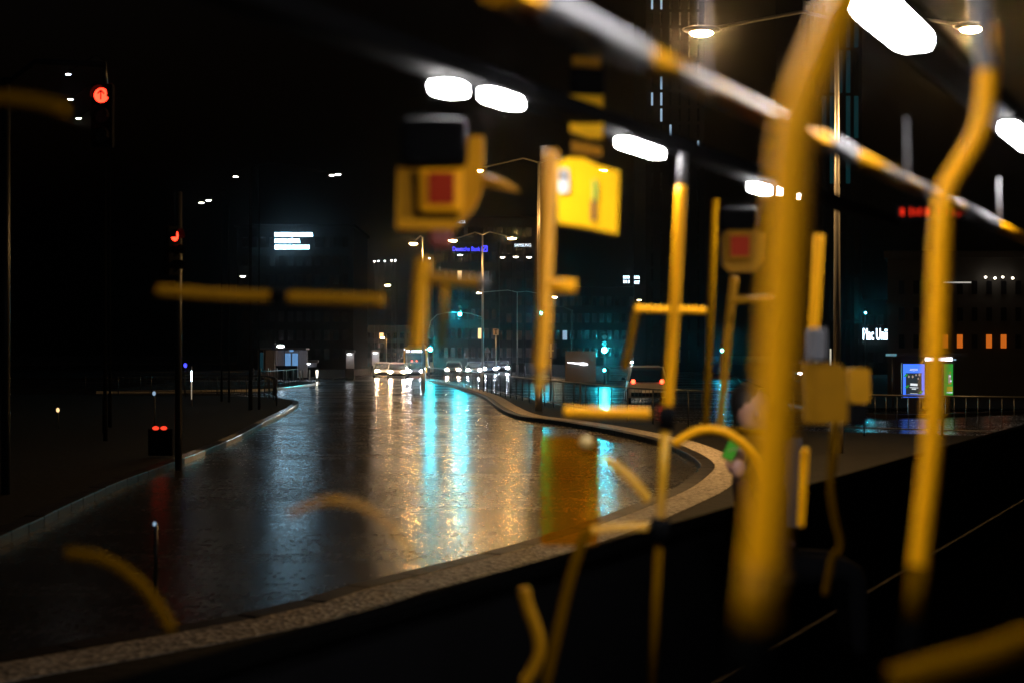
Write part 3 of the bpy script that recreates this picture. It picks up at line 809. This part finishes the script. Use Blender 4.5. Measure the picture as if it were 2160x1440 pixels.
for u, v, s_ in ((-.24, .12, .05), (-.06, .12, .055), (.1, .17, .045), (.26, .18, .06), (.2, .06, .04)):
    obj('face', MB().ell((W * u, -.022, cz + H * v), (W * s_ * .8, .004, H * s_ * .75), n=8), E['adskin'], sh)
lm = text_mesh('amazon', H * .075, .004); obj('lettering', lm, E['adwhite'], sh, (0, -.02, cz + H * .345))
sm = MB().tube([(-W * .2, -.02, cz + H * .315), (0, -.02, cz + H * .295), (W * .18, -.02, cz + H * .315)], .006, 5); obj('smile_mark', sm, E['adwhite'], sh)
for zz, ww, hh in ((-.12, .34, .07), (-.21, .40, .018), (-.25, .2, .03), (-.385, .36, .012)):
    obj('title_stroke', MB().box((0, -.022, cz + H * zz), (W * ww, .006, H * hh), ry=.06), E['adwhite'], sh)
for u, v, r_ in ((-.40, .16, .7), (-.34, -.18, -.5), (.32, -.34, .5)):
    obj('leaf', MB().prism([(W * u - W * .12, -.024, cz + H * v - H * .05), (W * u + W * .06, -.024, cz + H * v - H * .03), (W * u + W * .12, -.024, cz + H * v + H * .05), (W * u, -.024, cz + H * v + H * .03)], (0, -.004, 0)), E['adgreen'], sh)
t, sh, W, H, cz = poster('green and yellow lit poster right of the yellow pole', 1991, 2010, 767, 837, 53.2, E['adgreen'])
for v, m, hh in ((.28, 'adgreen', .2), (.05, 'adskin', .28), (-.26, 'adyellow', .12), (-.36, 'adwhite', .03), (-.2, 'adyellow', .05)):
    obj('picture_band', MB().box((W * .12, -.014 - .003 * abs(v), cz + H * v), (W * (.3 if m == 'adskin' else .62), .01, H * hh)), E[m], sh)
for i in range(5):
    obj('picture_patch', MB().ell((W * random.uniform(-.1, .35), -.02, cz + H * random.uniform(-.1, .25)), (W * .1, .004, H * .03), n=8), E['adwhite' if i % 2 else 'adyellow'], sh)
c = P(1752, 735, 60)
t = thing('glow_post', 'slim pale post with a glowing front behind the amber seat back at right', 'glowing post', (c.x, 60, 0))
obj('post', MB().tube([(0, .06, 0), (0, .06, c.z)], .035, 8), M['steel'], t)
obj('light', MB().box((0, 0, (c.z + .9) / 2), (.06, .03, c.z - .9)), mat('dim post glow', (.3, .3, .3), .4, emit=(1, .9, .7), es=.6), t)  # thin post with a glow put on its front
# concrete wall at the second carriageway, and pale wall lit behind the queue
t = thing('roadside_wall', 'low pale concrete wall along the second carriageway', 'wall', (0, 0, 0))
a, b = Vector((8, 118, 0)), Vector((0, 190, 0))
n_ = (b - a).normalized()
for i in range(9):
    c = a.lerp(b, (i + .5) / 9)
    obj('panel', MB().box((0, 0, .6), ((b - a).length / 9 - .06, .2, 1.2), bev=.03), M['concrete'], t, (c.x, c.y, 0), math.atan2(n_.y, n_.x))

# ------------------------------------------------------------------ vehicle cabin: reflected rails, lamps and seats, rebuilt as solids before the camera
YAW = R(28)
AX = Vector((math.sin(YAW), math.cos(YAW), 0)); SD = Vector((math.cos(YAW), -math.sin(YAW), 0))
ARZ = -YAW                                    # local +y turned to the cabin axis
def curve(pts, n=8):
    """smooth 3-D curve through points"""
    out = []
    for i in range(len(pts) - 1):
        p0, p1, p2, p3 = pts[max(i - 1, 0)], pts[i], pts[i + 1], pts[min(i + 2, len(pts) - 1)]
        for k in range(n):
            t = k / n
            out.append(.5 * ((2 * p1) + (p2 - p0) * t + (2 * p0 - 5 * p1 + 4 * p2 - p3) * t * t + (3 * p1 - p0 - 3 * p2 + p3) * t ** 3))
    out.append(pts[-1]); return out
PG = 'yellow grab rails of the cabin'
def pole(label, pix, r, m='yellow', name='grab_pole', sleeves=(), n=16, smooth=True, cat='grab rail'):
    """pix: list of (px, py, d); sleeves: (list of pix, radius factor, material, part name)"""
    pts = [P(*p) for p in pix]
    lo = min(pts, key=lambda v: v.z)
    t = thing(name, label, cat, lo, 0, PG)
    wpart('tube', MB().tube(curve(pts) if smooth and len(pts) > 2 else pts, r, n), M[m], t)
    for sp, f, sm, nm in sleeves:
        q = [P(*p) for p in sp]
        wpart(nm, MB().tube(curve(q) if len(q) > 2 else q, r * f, n), M[sm], t)
    return t
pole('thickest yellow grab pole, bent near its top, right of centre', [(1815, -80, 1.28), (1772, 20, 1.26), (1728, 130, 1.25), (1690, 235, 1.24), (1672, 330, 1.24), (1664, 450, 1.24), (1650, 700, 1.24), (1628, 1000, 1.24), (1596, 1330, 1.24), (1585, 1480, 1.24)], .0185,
     sleeves=[([(1611, 1190, 1.24), (1598, 1310, 1.24)], 1.02, 'yellow_d', 'fade_step'), ([(1601, 1285, 1.24), (1596, 1330, 1.24)], 1.04, 'yellow_dimmest', 'fade_end'), ([(1597, 1325, 1.24), (1585, 1490, 1.24)], 1.08, 'rubber', 'sleeve_or_fade')])  # tube darkened in steps towards its foot, where the reflection fades out
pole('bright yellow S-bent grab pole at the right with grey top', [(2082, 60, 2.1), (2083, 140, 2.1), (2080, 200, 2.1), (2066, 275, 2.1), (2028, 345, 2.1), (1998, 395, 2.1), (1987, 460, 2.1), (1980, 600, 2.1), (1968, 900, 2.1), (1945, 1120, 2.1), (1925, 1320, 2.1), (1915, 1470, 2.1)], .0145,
     sleeves=[([(2070, -30, 2.1), (2076, 60, 2.1), (2083, 148, 2.1)], 1.03, 'greytube', 'upper_tube'), ([(1937, 1190, 2.1), (1926, 1310, 2.1)], 1.02, 'yellow_dimmest', 'fade_step'), ([(1926, 1305, 2.1), (1913, 1480, 2.1)], 1.05, 'rubber', 'sleeve_or_fade')])  # lower end stepped darker to copy the fading reflection
pole('slim straight yellow grab pole crossing the kerb, right of centre', [(1437, 392, 4.4), (1420, 700, 4.4), (1408, 860, 4.4)], .0162,
     sleeves=[([(1441, 325, 4.4), (1437, 394, 4.4)], .8, 'greytube', 'upper_tube'), ([(1408, 856, 4.4), (1404, 905, 4.4)], 1.5, 'black', 'clamp')])
pole('ghosted reflection of the lower half of the slim pole over the pale kerb', [(1404, 900, 4.4), (1392, 1110, 4.4)], .0155, 'yellow_g',
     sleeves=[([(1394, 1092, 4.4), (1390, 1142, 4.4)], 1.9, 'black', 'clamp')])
pole('dim lowest length of the slim pole below the black clamp', [(1390, 1140, 4.4), (1374, 1460, 4.4)], .0155, 'yellow_dimmest')
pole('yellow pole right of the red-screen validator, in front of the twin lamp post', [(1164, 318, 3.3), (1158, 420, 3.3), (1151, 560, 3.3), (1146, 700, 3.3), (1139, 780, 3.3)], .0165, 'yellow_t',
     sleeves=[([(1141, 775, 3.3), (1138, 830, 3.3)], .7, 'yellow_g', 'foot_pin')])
pole('short wide yellow pole above the bus, ending at its roof', [(893, 545, 3.0), (886, 620, 3.0), (878, 735, 3.0)], .0165, 'yellow_half_dim')
pole('thin dim pole right of the short yellow one', [(940, 600, 3.6), (930, 735, 3.6)], .010, 'yellow_dimmest')
pole('thin yellow pole above the grey headrest at right', [(1728, 495, 4.3), (1722, 600, 4.3), (1716, 700, 4.3)], .0145)
pole('yellow post carrying the small red-screen validator', [(1549, 585, 5.6), (1540, 660, 5.6), (1530, 760, 5.6), (1518, 905, 5.6)], .018, 'yellow_d')
pole('dim thin pole left of the small validator post', [(1508, 420, 5.8), (1500, 640, 5.8), (1488, 905, 5.8)], .0155, 'yellow_dimmest')
pole('faint pole standing above the silver van', [(1345, 640, 5), (1330, 720, 5), (1316, 780, 5)], .014, 'yellow_dimmest')
pole('short yellow pole left of the grey partition edge, low right', [(1698, 945, 4.4), (1694, 1020, 4.4), (1689, 1110, 4.4)], .012, 'yellow')
pole('thin bent pole dropping at lower right', [(1762, 890, 4), (1752, 1010, 4), (1760, 1090, 4), (1772, 1140, 4), (1768, 1165, 4), (1756, 1175, 4), (1740, 1255, 4)], .0105, 'yellow_dimmest')
pole('slanting dim pole under the amber panel', [(1240, 1118, 3.6), (1222, 1160, 3.6), (1195, 1250, 3.6), (1150, 1450, 3.6)], .0135, 'yellow_dimmest')
pole('short curled yellow handle at the bottom edge', [(1105, 1240, 3.4), (1112, 1275, 3.4), (1132, 1330, 3.4), (1138, 1370, 3.4), (1125, 1410, 3.4), (1105, 1440, 3.4)], .015, 'yellow_d')
# horizontal rails
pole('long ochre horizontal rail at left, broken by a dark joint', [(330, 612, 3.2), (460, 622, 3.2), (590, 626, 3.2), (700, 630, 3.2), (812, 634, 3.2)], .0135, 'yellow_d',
     sleeves=[([(572, 625, 3.2), (606, 627, 3.2)], 1.15, 'black', 'joint'), ([(606, 627, 3.2), (700, 630, 3.2), (808, 634, 3.2)], 1.06, 'yellow_d', 'grip')])
pole('short ochre rail running right from the wide short pole', [(888, 586, 3.0), (960, 592, 3.0), (1026, 597, 3.0)], .0135, 'yellow_d',
     sleeves=[([(1014, 596, 3.0), (1028, 597, 3.0)], 1.08, 'greyplastic', 'end_cap')])
pole('stub of bright yellow rail right of the twin lamp post', [(1150, 602, 3.3), (1214, 604, 3.3)], .0155, 'yellow')
pole('thin yellow cross rail behind the slim straight pole', [(1340, 652, 4.7), (1420, 654, 4.7), (1490, 655, 4.7)], .0115, 'yellow')
pole('short rail joining the small validator post to the thick pole', [(1538, 636, 5.4), (1572, 632, 5.4), (1650, 632, 5.4)], .014, 'yellow_d')
pole('short straight yellow bar above the kerb bend', [(1190, 868, 4.0), (1280, 870, 4.0), (1370, 872, 4.0)], .0155, 'yellow')
pole('thin low cross rail behind the thick pole', [(1450, 910, 5.6), (1560, 908, 5.6), (1672, 918, 5.6)], .016, 'yellow_dimmest')
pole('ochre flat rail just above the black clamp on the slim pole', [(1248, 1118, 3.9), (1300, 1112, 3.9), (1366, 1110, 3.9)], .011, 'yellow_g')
# curved seat handles
pole('curved yellow seat handle beside the seated passenger', [(1420, 936, 5.2), (1470, 908, 5.2), (1520, 908, 5.2), (1560, 930, 5.2), (1590, 965, 5.2), (1606, 1010, 5.2)], .0165, 'yellow', name='curved_rail')
pole('ghosted reflection of a curved handle arching over the wet road, lower centre', [(610, 1085, 3.4), (680, 1056, 3.4), (745, 1060, 3.4), (800, 1090, 3.4), (850, 1140, 3.4), (872, 1180, 3.4)], .0125, 'yellow_f', name='curved_rail')
pole('faint curved handle arching at the lower left', [(140, 1165, 2.8), (220, 1180, 2.8), (290, 1225, 2.8), (340, 1290, 2.8), (362, 1330, 2.8)], .0125, 'yellow_dimmest', name='curved_rail')
pole('slanting ghosted reflection of a handle beside the amber panel', [(1270, 965, 4.2), (1310, 990, 4.2), (1345, 1025, 4.2), (1368, 1055, 4.2)], .0155, 'yellow_g', name='curved_rail')
pole('yellow rail dimmed to brown at the bottom right corner', [(1880, 1440, 1.6), (2000, 1405, 1.6), (2100, 1378, 1.6), (2200, 1340, 1.6)], .018, 'yellow_dimmest')
pole('yellow rail dimmed to brown at the left edge', [(-40, 205, 2.4), (60, 212, 2.4), (140, 232, 2.4)], .0125, 'yellow_dimmest')
# long overhead rail with grey sleeves
zr = .40
def OH(px):                                     # on a line parallel to the cabin axis
    lat = -.74
    tpx = (px - 1080) / F
    d = lat / (tpx * SD.x + SD.y)
    return Vector((tpx * d, d, EYE + zr))
t = thing('overhead_rail', 'long overhead handrail descending to the right with grey sleeves', 'grab rail', OH(1080), 0, PG)
wpart('tube', MB().tube([OH(x) for x in range(1040, 2240, 60)], .0165, 14), M['yellow'], t)
for x0, x1, f, m in ((1120, 1350, 1.25, 'greytube'), (1350, 1492, 1.02, 'yellow_d'), (1738, 1792, 1.2, 'greytube'), (1795, 1900, 1.03, 'yellow_d'), (1940, 1975, 1.1, 'greytube'), (2028, 2100, 1.12, 'greytube')):  # dim yellow lengths paint the unlit stretches; grey ones are sleeves
    wpart('sleeve_or_fade', MB().tube([OH(x0), OH((x0 + x1) / 2), OH(x1)], .0165 * f, 14), M[m], t)
for x, up in ((1490, .15), (1915, .15), (2108, .15)):
    wpart('hanger', MB().tube([OH(x), OH(x) + Vector((-.003, 0, up))], .004, 8), M['greytube'], t)

# cabin lamps on two dark ceiling troughs
def ceil_pt(px, py, hz=.65):
    d = hz / ((HOR - py) / F); return P(px, py, d)
lamp_specs = [(947, 185, .10, 'leftmost rounded white cabin lamp at upper centre'), (1058, 207, .18, 'second white cabin lamp from the left at upper centre'),
              (1352, 311, .32, 'white cabin lamp above the slim straight pole'), (1602, 397, .20, 'small white cabin lamp just left of the thick pole'),
              (1664, 408, .30, 'small white cabin lamp half hidden by the thick pole'),
              (1884, 46, .42, 'largest white cabin lamp at the top right'), (2150, 287, .46, 'white cabin lamp cut by the right edge')]
for k_, (s_, lat_) in enumerate(((1.55, -.66), (.35, -.66), (-2.2, -.66))):       # unseen lamps added overhead and behind to light the near poles
    q_ = AX * s_ + SD * lat_
    LAMP_BACK = q_ if k_ == 0 else LAMP_BACK
    lamp_added = (lamp_added if k_ else []) + [(q_, .4, ('cabin lamp overhead in the row of large lamps' if lat_ > -1 else 'cabin lamp overhead in the row of smaller lamps'))]
def trough(lab, lat, s0, s1):
    t = thing('ceiling_trough', lab, 'ceiling trough', AX * ((s0 + s1) / 2) + SD * lat + Vector((0, 0, EYE + .69)), ARZ, 'cabin ceiling troughs')
    obj('channel', MB().box((0, 0, 0), (.09, s1 - s0, .05), bev=.015), M['black'], t)
    obj('edge_trim', MB().box((-.048, 0, -.012), (.004, s1 - s0, .02)), M['black'], t)
trough('dark ceiling trough carrying the row of smaller cabin lamps', -1.735, .2, 7.5)
trough('dark ceiling trough carrying the large cabin lamps at top right', -.67, -1.6, 6.5)
for c, Ll, lab in [(ceil_pt(px, py), Ll, lab) for px, py, Ll, lab in lamp_specs] + [(q + Vector((0, 0, EYE + .65)), Ll, lab) for q, Ll, lab in lamp_added]:
    t = thing('cabin_lamp', lab, 'cabin lamp', (c.x, c.y, c.z), ARZ, 'white cabin lamps')
    obj('housing', MB().box((0, 0, .02), (.075, Ll + .03, .03), bev=.01), M['black'], t)
    hl_ = Ll / 2; wv = .024 if lab[0] != 'l' else .034
    poly = [(-wv, -hl_ + .035, -.012), (-wv + .012, -hl_, -.012), (wv - .012, -hl_, -.012), (wv, -hl_ + .035, -.012), (wv, hl_ - .035, -.012), (wv - .012, hl_, -.012), (-wv + .012, hl_, -.012), (-wv, hl_ - .035, -.012)]
    obj('diffuser', MB().prism(poly, (0, 0, .018)), M['lamp'], t)

# ticket validators and yellow boxes
def pix_poly(pts, d): return [P(x, y, d) for x, y in pts]
VG = 'ticket validators'
d = 3.4
t = thing('ticket_validator', 'large yellow validator with dim red screen and black cap', 'validator', P(925, 500, d), 0, VG)
h = wpart('housing', MB().prism(pix_poly([(838, 352), (972, 352), (984, 300), (992, 288), (1020, 288), (1016, 400), (1004, 432), (980, 462), (958, 484), (905, 484), (836, 482)], d), (0, .05, 0)), M['yellow_half_dim'], t)
wpart('recess', MB().prism(pix_poly([(868, 364), (886, 364), (888, 450), (966, 454), (966, 462), (874, 460)], d), (0, -.006, 0)), M['black'], t)
wpart('screen_frame', MB().box(P(930, 402, d - .02), (.104, .03, .104), bev=.012), M['yellow'], t)
wpart('screen', MB().box(P(931, 397, d - .04), (.062, .01, .076), bev=.004), M['redscreen'], t)
wpart('cap', MB().box(P(916, 302, d - .02), (.158, .09, .112), bev=.02), M['black'], t)
wpart('foot', MB().box(P(930, 500, d + .03), (.055, .05, .05), bev=.01), M['redplastic'], t)
wpart('bracket', MB().tube([P(1010, 380, d + .03), P(1050, 388, d + .05), P(1092, 402, d + .1)], [.017, .014, .006], 10), M['yellow_d'], t)
d = 3.9
t = thing('ticket_box', 'bright yellow ticket box with white label and thin green-red slot', 'ticket box', P(1242, 495, d), 0, VG)
wpart('housing', MB().prism(pix_poly([(1176, 345), (1196, 334), (1230, 334), (1264, 350), (1306, 362), (1302, 494), (1240, 480), (1178, 470)], d), (0, .09, 0)), M['yellow_b'], t)
wpart('label_plate', MB().box(P(1189, 382, d - .01), (.026, .012, .066), bev=.005), M['white'], t)
wpart('label_mark', MB().box(P(1187, 370, d - .018), (.016, .006, .028), bev=.002), M['greyplastic'], t)
wpart('green_slot', MB().box(P(1254, 402, d - .005), (.010, .012, .056)), mat('green slot', (.16, .42, .05), .4), t)
wpart('red_slot', MB().box(P(1251, 444, d - .005), (.012, .012, .056)), mat('red slot', (.14, .03, .01), .4), t)
d = 4.1
t = thing('information_panel', 'tall yellow panel hanging above the bright ticket box', 'panel', P(1238, 300, d), 0)
wpart('panel', MB().prism(pix_poly([(1202, 200), (1273, 202), (1272, 292), (1240, 290), (1203, 276)], d), (0, .03, 0)), M['yellow_b'], t)
wpart('upper_panel', MB().prism(pix_poly([(1208, 118), (1268, 120), (1268, 142), (1206, 138)], d), (0, .03, 0)), M['yellow_d'], t)
wpart('lower_panel', MB().prism(pix_poly([(1206, 296), (1270, 310), (1270, 330), (1206, 320)], d), (0, .03, 0)), M['yellow_d'], t)
wpart('frame', MB().box(P(1238, 160, d + .03), (.10, .012, .30), bev=.004), M['black'], t)
d = 5.5
t = thing('ticket_validator', 'small yellow validator with dim red screen left of the thick pole', 'validator', P(1562, 582, d), 0, VG)
wpart('housing', MB().prism(pix_poly([(1524, 500), (1534, 486), (1592, 486), (1614, 492), (1612, 548), (1592, 574), (1540, 574), (1526, 560)], d), (0, .06, 0)), M['yellow_d'], t)
wpart('screen_frame', MB().box(P(1561, 521, d - .02), (.094, .03, .106), bev=.01), M['yellow_d'], t)
wpart('screen', MB().box(P(1561, 519, d - .04), (.072, .01, .078), bev=.004), M['redscreen'], t)
wpart('cap', MB().box(P(1556, 462, d), (.15, .08, .085), bev=.02), M['black'], t)

# seats
def rounded(px0, px1, py0, py1, d, rr, corners='all'):
    pts = []
    for cx, cy, a0, nm in ((px1 - rr, py0 + rr, -90, 'tr'), (px1 - rr, py1 - rr, 0, 'br'), (px0 + rr, py1 - rr, 90, 'bl'), (px0 + rr, py0 + rr, 180, 'tl')):
        r_ = rr if corners == 'all' or nm in corners else 3
        ccx = cx if r_ == rr else (px1 - 3 if 'r' in nm else px0 + 3); ccy = cy if r_ == rr else (py0 + 3 if 't' in nm else py1 - 3)
        for k in range(6):
            an = R(a0 + 90 * k / 5); pts.append((ccx + r_ * math.cos(an), ccy + r_ * math.sin(an)))
    return pix_poly(pts, d)
t = thing('seat', 'ochre seat back with rounded corner and grey headrest at right', 'seat', P(1750, 895, 4.2), 0, 'cabin seats')
wpart('back', MB().prism(rounded(1704, 1788, 764, 892, 4.2, 30, 'tr'), (0, .06, 0)), M['yellow_d'], t)
wpart('side_edge', MB().prism(rounded(1702, 1716, 764, 892, 4.19, 4), (0, .06, 0)), M['yellow_d'], t)
wpart('headrest', MB().box(P(1722, 727, 4.2), (.052, .05, .094), bev=.008), M['greyplastic'], t)
wpart('stem', MB().tube([P(1764, 890, 4.25), P(1758, 1000, 4.25)], .01, 8), M['yellow_d'], t)
t = thing('seat', 'darker ochre seat back next along behind the headrest seat', 'seat', P(1815, 890, 5.0), 0, 'cabin seats')
wpart('back', MB().prism(rounded(1792, 1836, 776, 850, 5.0, 10), (0, .06, 0)), M['yellow_d'], t)
wpart('shell', MB().prism(rounded(1796, 1830, 852, 900, 5.0, 8), (0, .06, 0)), M['black'], t)
t = thing('seat', 'see-through amber ghost of a reflected seat back over the wet road', 'seat', P(1200, 1150, 4.3), 0, 'cabin seats')
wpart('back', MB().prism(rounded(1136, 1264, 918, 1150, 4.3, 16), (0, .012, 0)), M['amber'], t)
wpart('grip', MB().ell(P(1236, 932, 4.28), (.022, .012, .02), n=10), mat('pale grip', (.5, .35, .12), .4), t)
t = thing('partition', 'grey partition panel behind the thick pole, edged by a yellow post', 'partition', P(1600, 1115, 7.75), 0)
wpart('panel', MB().prism(pix_poly([(1585, 920), (1694, 924), (1690, 1112), (1600, 1112), (1590, 990)], 7.75), (0, .03, 0)), M['greyplastic'], t)
# red dot-matrix route display, seen mirrored and broken up
t = thing('route_display', 'black route display with broken red led characters at right', 'display', P(1965, 470, 6.0), 0)
wpart('case', MB().box(P(1966, 447, 6.02), (.30, .03, .07), bev=.01), M['black'], t)
for i, x in enumerate((1901, 1905, 1921, 1931, 1941, 1954, 1958, 1975, 1988, 2002, 2013, 2022, 2028, 2034)):
    wpart('led_segment', MB().box(P(x, 447 + (i % 2), 5.995), (.006, .006, .026 + .004 * (i % 3))), E['redled'], t)

# cabin wall below the windows, sill and clear side pane
lat0 = -2.62
def cab(s, lat, z): return AX * s + SD * lat + Vector((0, 0, z))
s0, s1 = -1.5, 26
wall = MB().prism([cab(s0, lat0, .45), cab(s1, lat0, .45), cab(s1, lat0, 1.30), cab(s0, lat0, 1.30)], -SD * .06)
cw = struct('cabin_wall', wall, M['black'])
sl = obj('sill', MB().prism([cab(s0, lat0 + .03, 1.303), cab(s1, lat0 + .03, 1.303), cab(s1, lat0 + .03, 1.335), cab(s0, lat0 + .03, 1.335)], -SD * .12), M['rubber'], cw)
fl = MB().prism([cab(s0, lat0, .38), cab(s1, lat0, .38), cab(s1, 1.0, .38), cab(s0, 1.0, .38)], (0, 0, .06))
struct('cabin_floor', fl, M['rubber'])
pm = bpy.data.materials.new('clear pane'); pm.use_nodes = True
pn = pm.node_tree.nodes; pn.clear()
po = pn.new('ShaderNodeOutputMaterial'); pt = pn.new('ShaderNodeBsdfTransparent'); pt.inputs[0].default_value = (.98, .98, .98, 1)
pm.node_tree.links.new(pt.outputs[0], po.inputs[0])
pane = struct('window_pane', MB().prism([cab(s0, lat0 - .03, 1.336), cab(s1, lat0 - .03, 1.336), cab(s1, lat0 - .03, 4.6), cab(s0, lat0 - .03, 4.6)], -SD * .006), pm)

# ------------------------------------------------------------------ seated passenger
d = 7.2
hd = P(1590, 868, d)
def skin_body(pts, edges, root):
    me = bpy.data.meshes.new('body')
    me.from_pydata([p for p, r in pts], edges, [])
    o = bpy.data.objects.new('body', me); C.objects.link(o)
    m = o.modifiers.new('skin', 'SKIN'); m.use_smooth_shade = True
    for i, (p, r) in enumerate(pts):
        v = me.skin_vertices[0].data[i]; v.radius = r if isinstance(r, tuple) else (r, r); v.use_root = (i == root)
    s = o.modifiers.new('sub', 'SUBSURF'); s.levels = 1; s.render_levels = 1
    m2 = bpy.data.meshes.new_from_object(o.evaluated_get(bpy.context.evaluated_depsgraph_get()))
    bpy.data.objects.remove(o)
    return m2
hand = P(1556, 985, d - .25); elbow = P(1592, 1150, d - .15)
pel = Vector((hd.x + .05, d + .1, hd.z - .78))
t = thing('person', 'seated passenger in a dark red jumper holding up a green-lit phone', 'person', (pel.x, pel.y, pel.z - .5))
o_ = Vector(t.location)
V = lambda x, y, z: pel + Vector((x, y, z))
sh_r = Vector((hd.x + .05, d - .12, hd.z - .27)); sh_l = Vector((hd.x - .0, d + .2, hd.z - .28))
pts = [(V(0, 0, 0), (.17, .14)), (V(0, 0, .2), (.16, .12)), (V(0, 0, .42), (.17, .12)), (Vector((hd.x + .01, d + .07, hd.z - .22)), .07), (Vector((hd.x, d + .05, hd.z - .12)), .052),
       (sh_r, .075), (elbow, .052), (hand + Vector((.01, 0, -.05)), .036),
       (sh_l, .075), (V(.02, .2, .16), .05), (V(.2, .05, .06), .036),
       (V(.1, -.12, -.02), .095), (V(.46, -.14, -.02), .07), (V(.48, -.14, -.46), .045), (V(.1, .12, -.02), .095), (V(.46, .14, -.02), .07), (V(.48, .14, -.46), .045)]
ed = [(0, 1), (1, 2), (2, 3), (3, 4), (2, 5), (5, 6), (6, 7), (2, 8), (8, 9), (9, 10), (0, 11), (11, 12), (12, 13), (0, 14), (14, 15), (15, 16)]
bm2 = skin_body([(p - o_, r) for p, r in pts], ed, 0)
bm2.materials.append(M['coat']); bm2.materials.append(M['trouser'])
for f in bm2.polygons:
    if f.center.z < .58: f.material_index = 1
body = obj('body', bm2, M['coat'], t)
# head with a face, turned to the right of the picture
hm = MB(); hc = hd - o_
hm.ell(hc, (.075, .095, .115), rz=R(-60), n=16)
hm.ell(hc + Vector((.088, -.03, -.012)), (.022, .016, .024), n=8)      # nose
hm.ell(hc + Vector((.05, -.03, -.075)), (.045, .045, .035), n=10)      # jaw
hm.ell(hc + Vector((-.005, -.085, -.01)), (.018, .012, .028), n=8)     # ear
obj('head', hm, M['skin'], t)
obj('hair', MB().ell(hc + Vector((-.034, .022, .042)), (.083, .092, .10), n=14), M['hair'], t)
for dx, dy in ((.078, -.062), (.088, -.008)):
    obj('eye', MB().ell(hc + Vector((dx - .006, dy, .012)), (.010, .010, .007), n=8), M['hair'], t)
obj('mouth', MB().ell(hc + Vector((.086, -.035, -.052)), (.008, .02, .005), n=8), M['redplastic'], t)
hh = MB(); hp = hand - o_
hh.ell(hp + Vector((0, 0, .0)), (.038, .022, .05), n=12)
for i, (fx, ln) in enumerate(((-.028, .07), (-.010, .08), (.009, .076), (.026, .06))):
    b0 = hp + Vector((fx, -.005, .035))
    hh.tube([b0, b0 + Vector((-.004, -.012, ln * .55)), b0 + Vector((-.012, -.035, ln * .8)), b0 + Vector((-.02, -.05, ln * .7))], [.0095, .009, .008, .006], 8)
hh.tube([hp + Vector((-.03, -.01, -.02)), hp + Vector((-.055, -.02, .015)), hp + Vector((-.05, -.035, .05))], [.012, .010, .007], 8)
obj('hand', hh, M['skin'], t)
c = P(1542, 948, d - .3)
ph = thing('phone', 'small phone with a green screen held by the passenger', 'phone', c - Vector((0, 0, .05)))
wpart('case', MB().box(c + Vector((0, .008, 0)), (.06, .01, .105), bev=.004, ry=R(24)), M['black'], ph)
wpart('screen', MB().box(c, (.054, .006, .095), bev=.002, ry=R(24)), mat('green phone screen', (.02, .1, .01), .3, emit=(.08, .40, .02), es=.35), ph)

# ------------------------------------------------------------------ glare haze
hb = obj('haze', MB().box((0, 350, 40), (700, 900, 90)), None)  # thin haze added to spread a halo of glare around the lamps
hb['kind'] = 'stuff'
hm_ = bpy.data.materials.new('glare haze'); hm_.use_nodes = True
hn = hm_.node_tree.nodes; hn.clear()
ho_ = hn.new('ShaderNodeOutputMaterial'); hv = hn.new('ShaderNodeVolumePrincipled')
hv.inputs['Density'].default_value = .00021; hv.inputs['Anisotropy'].default_value = .985
hv.inputs['Color'].default_value = (.9, .92, .95, 1)
hm_.node_tree.links.new(hv.outputs[0], ho_.inputs['Volume'])
hb.data.materials.append(hm_)
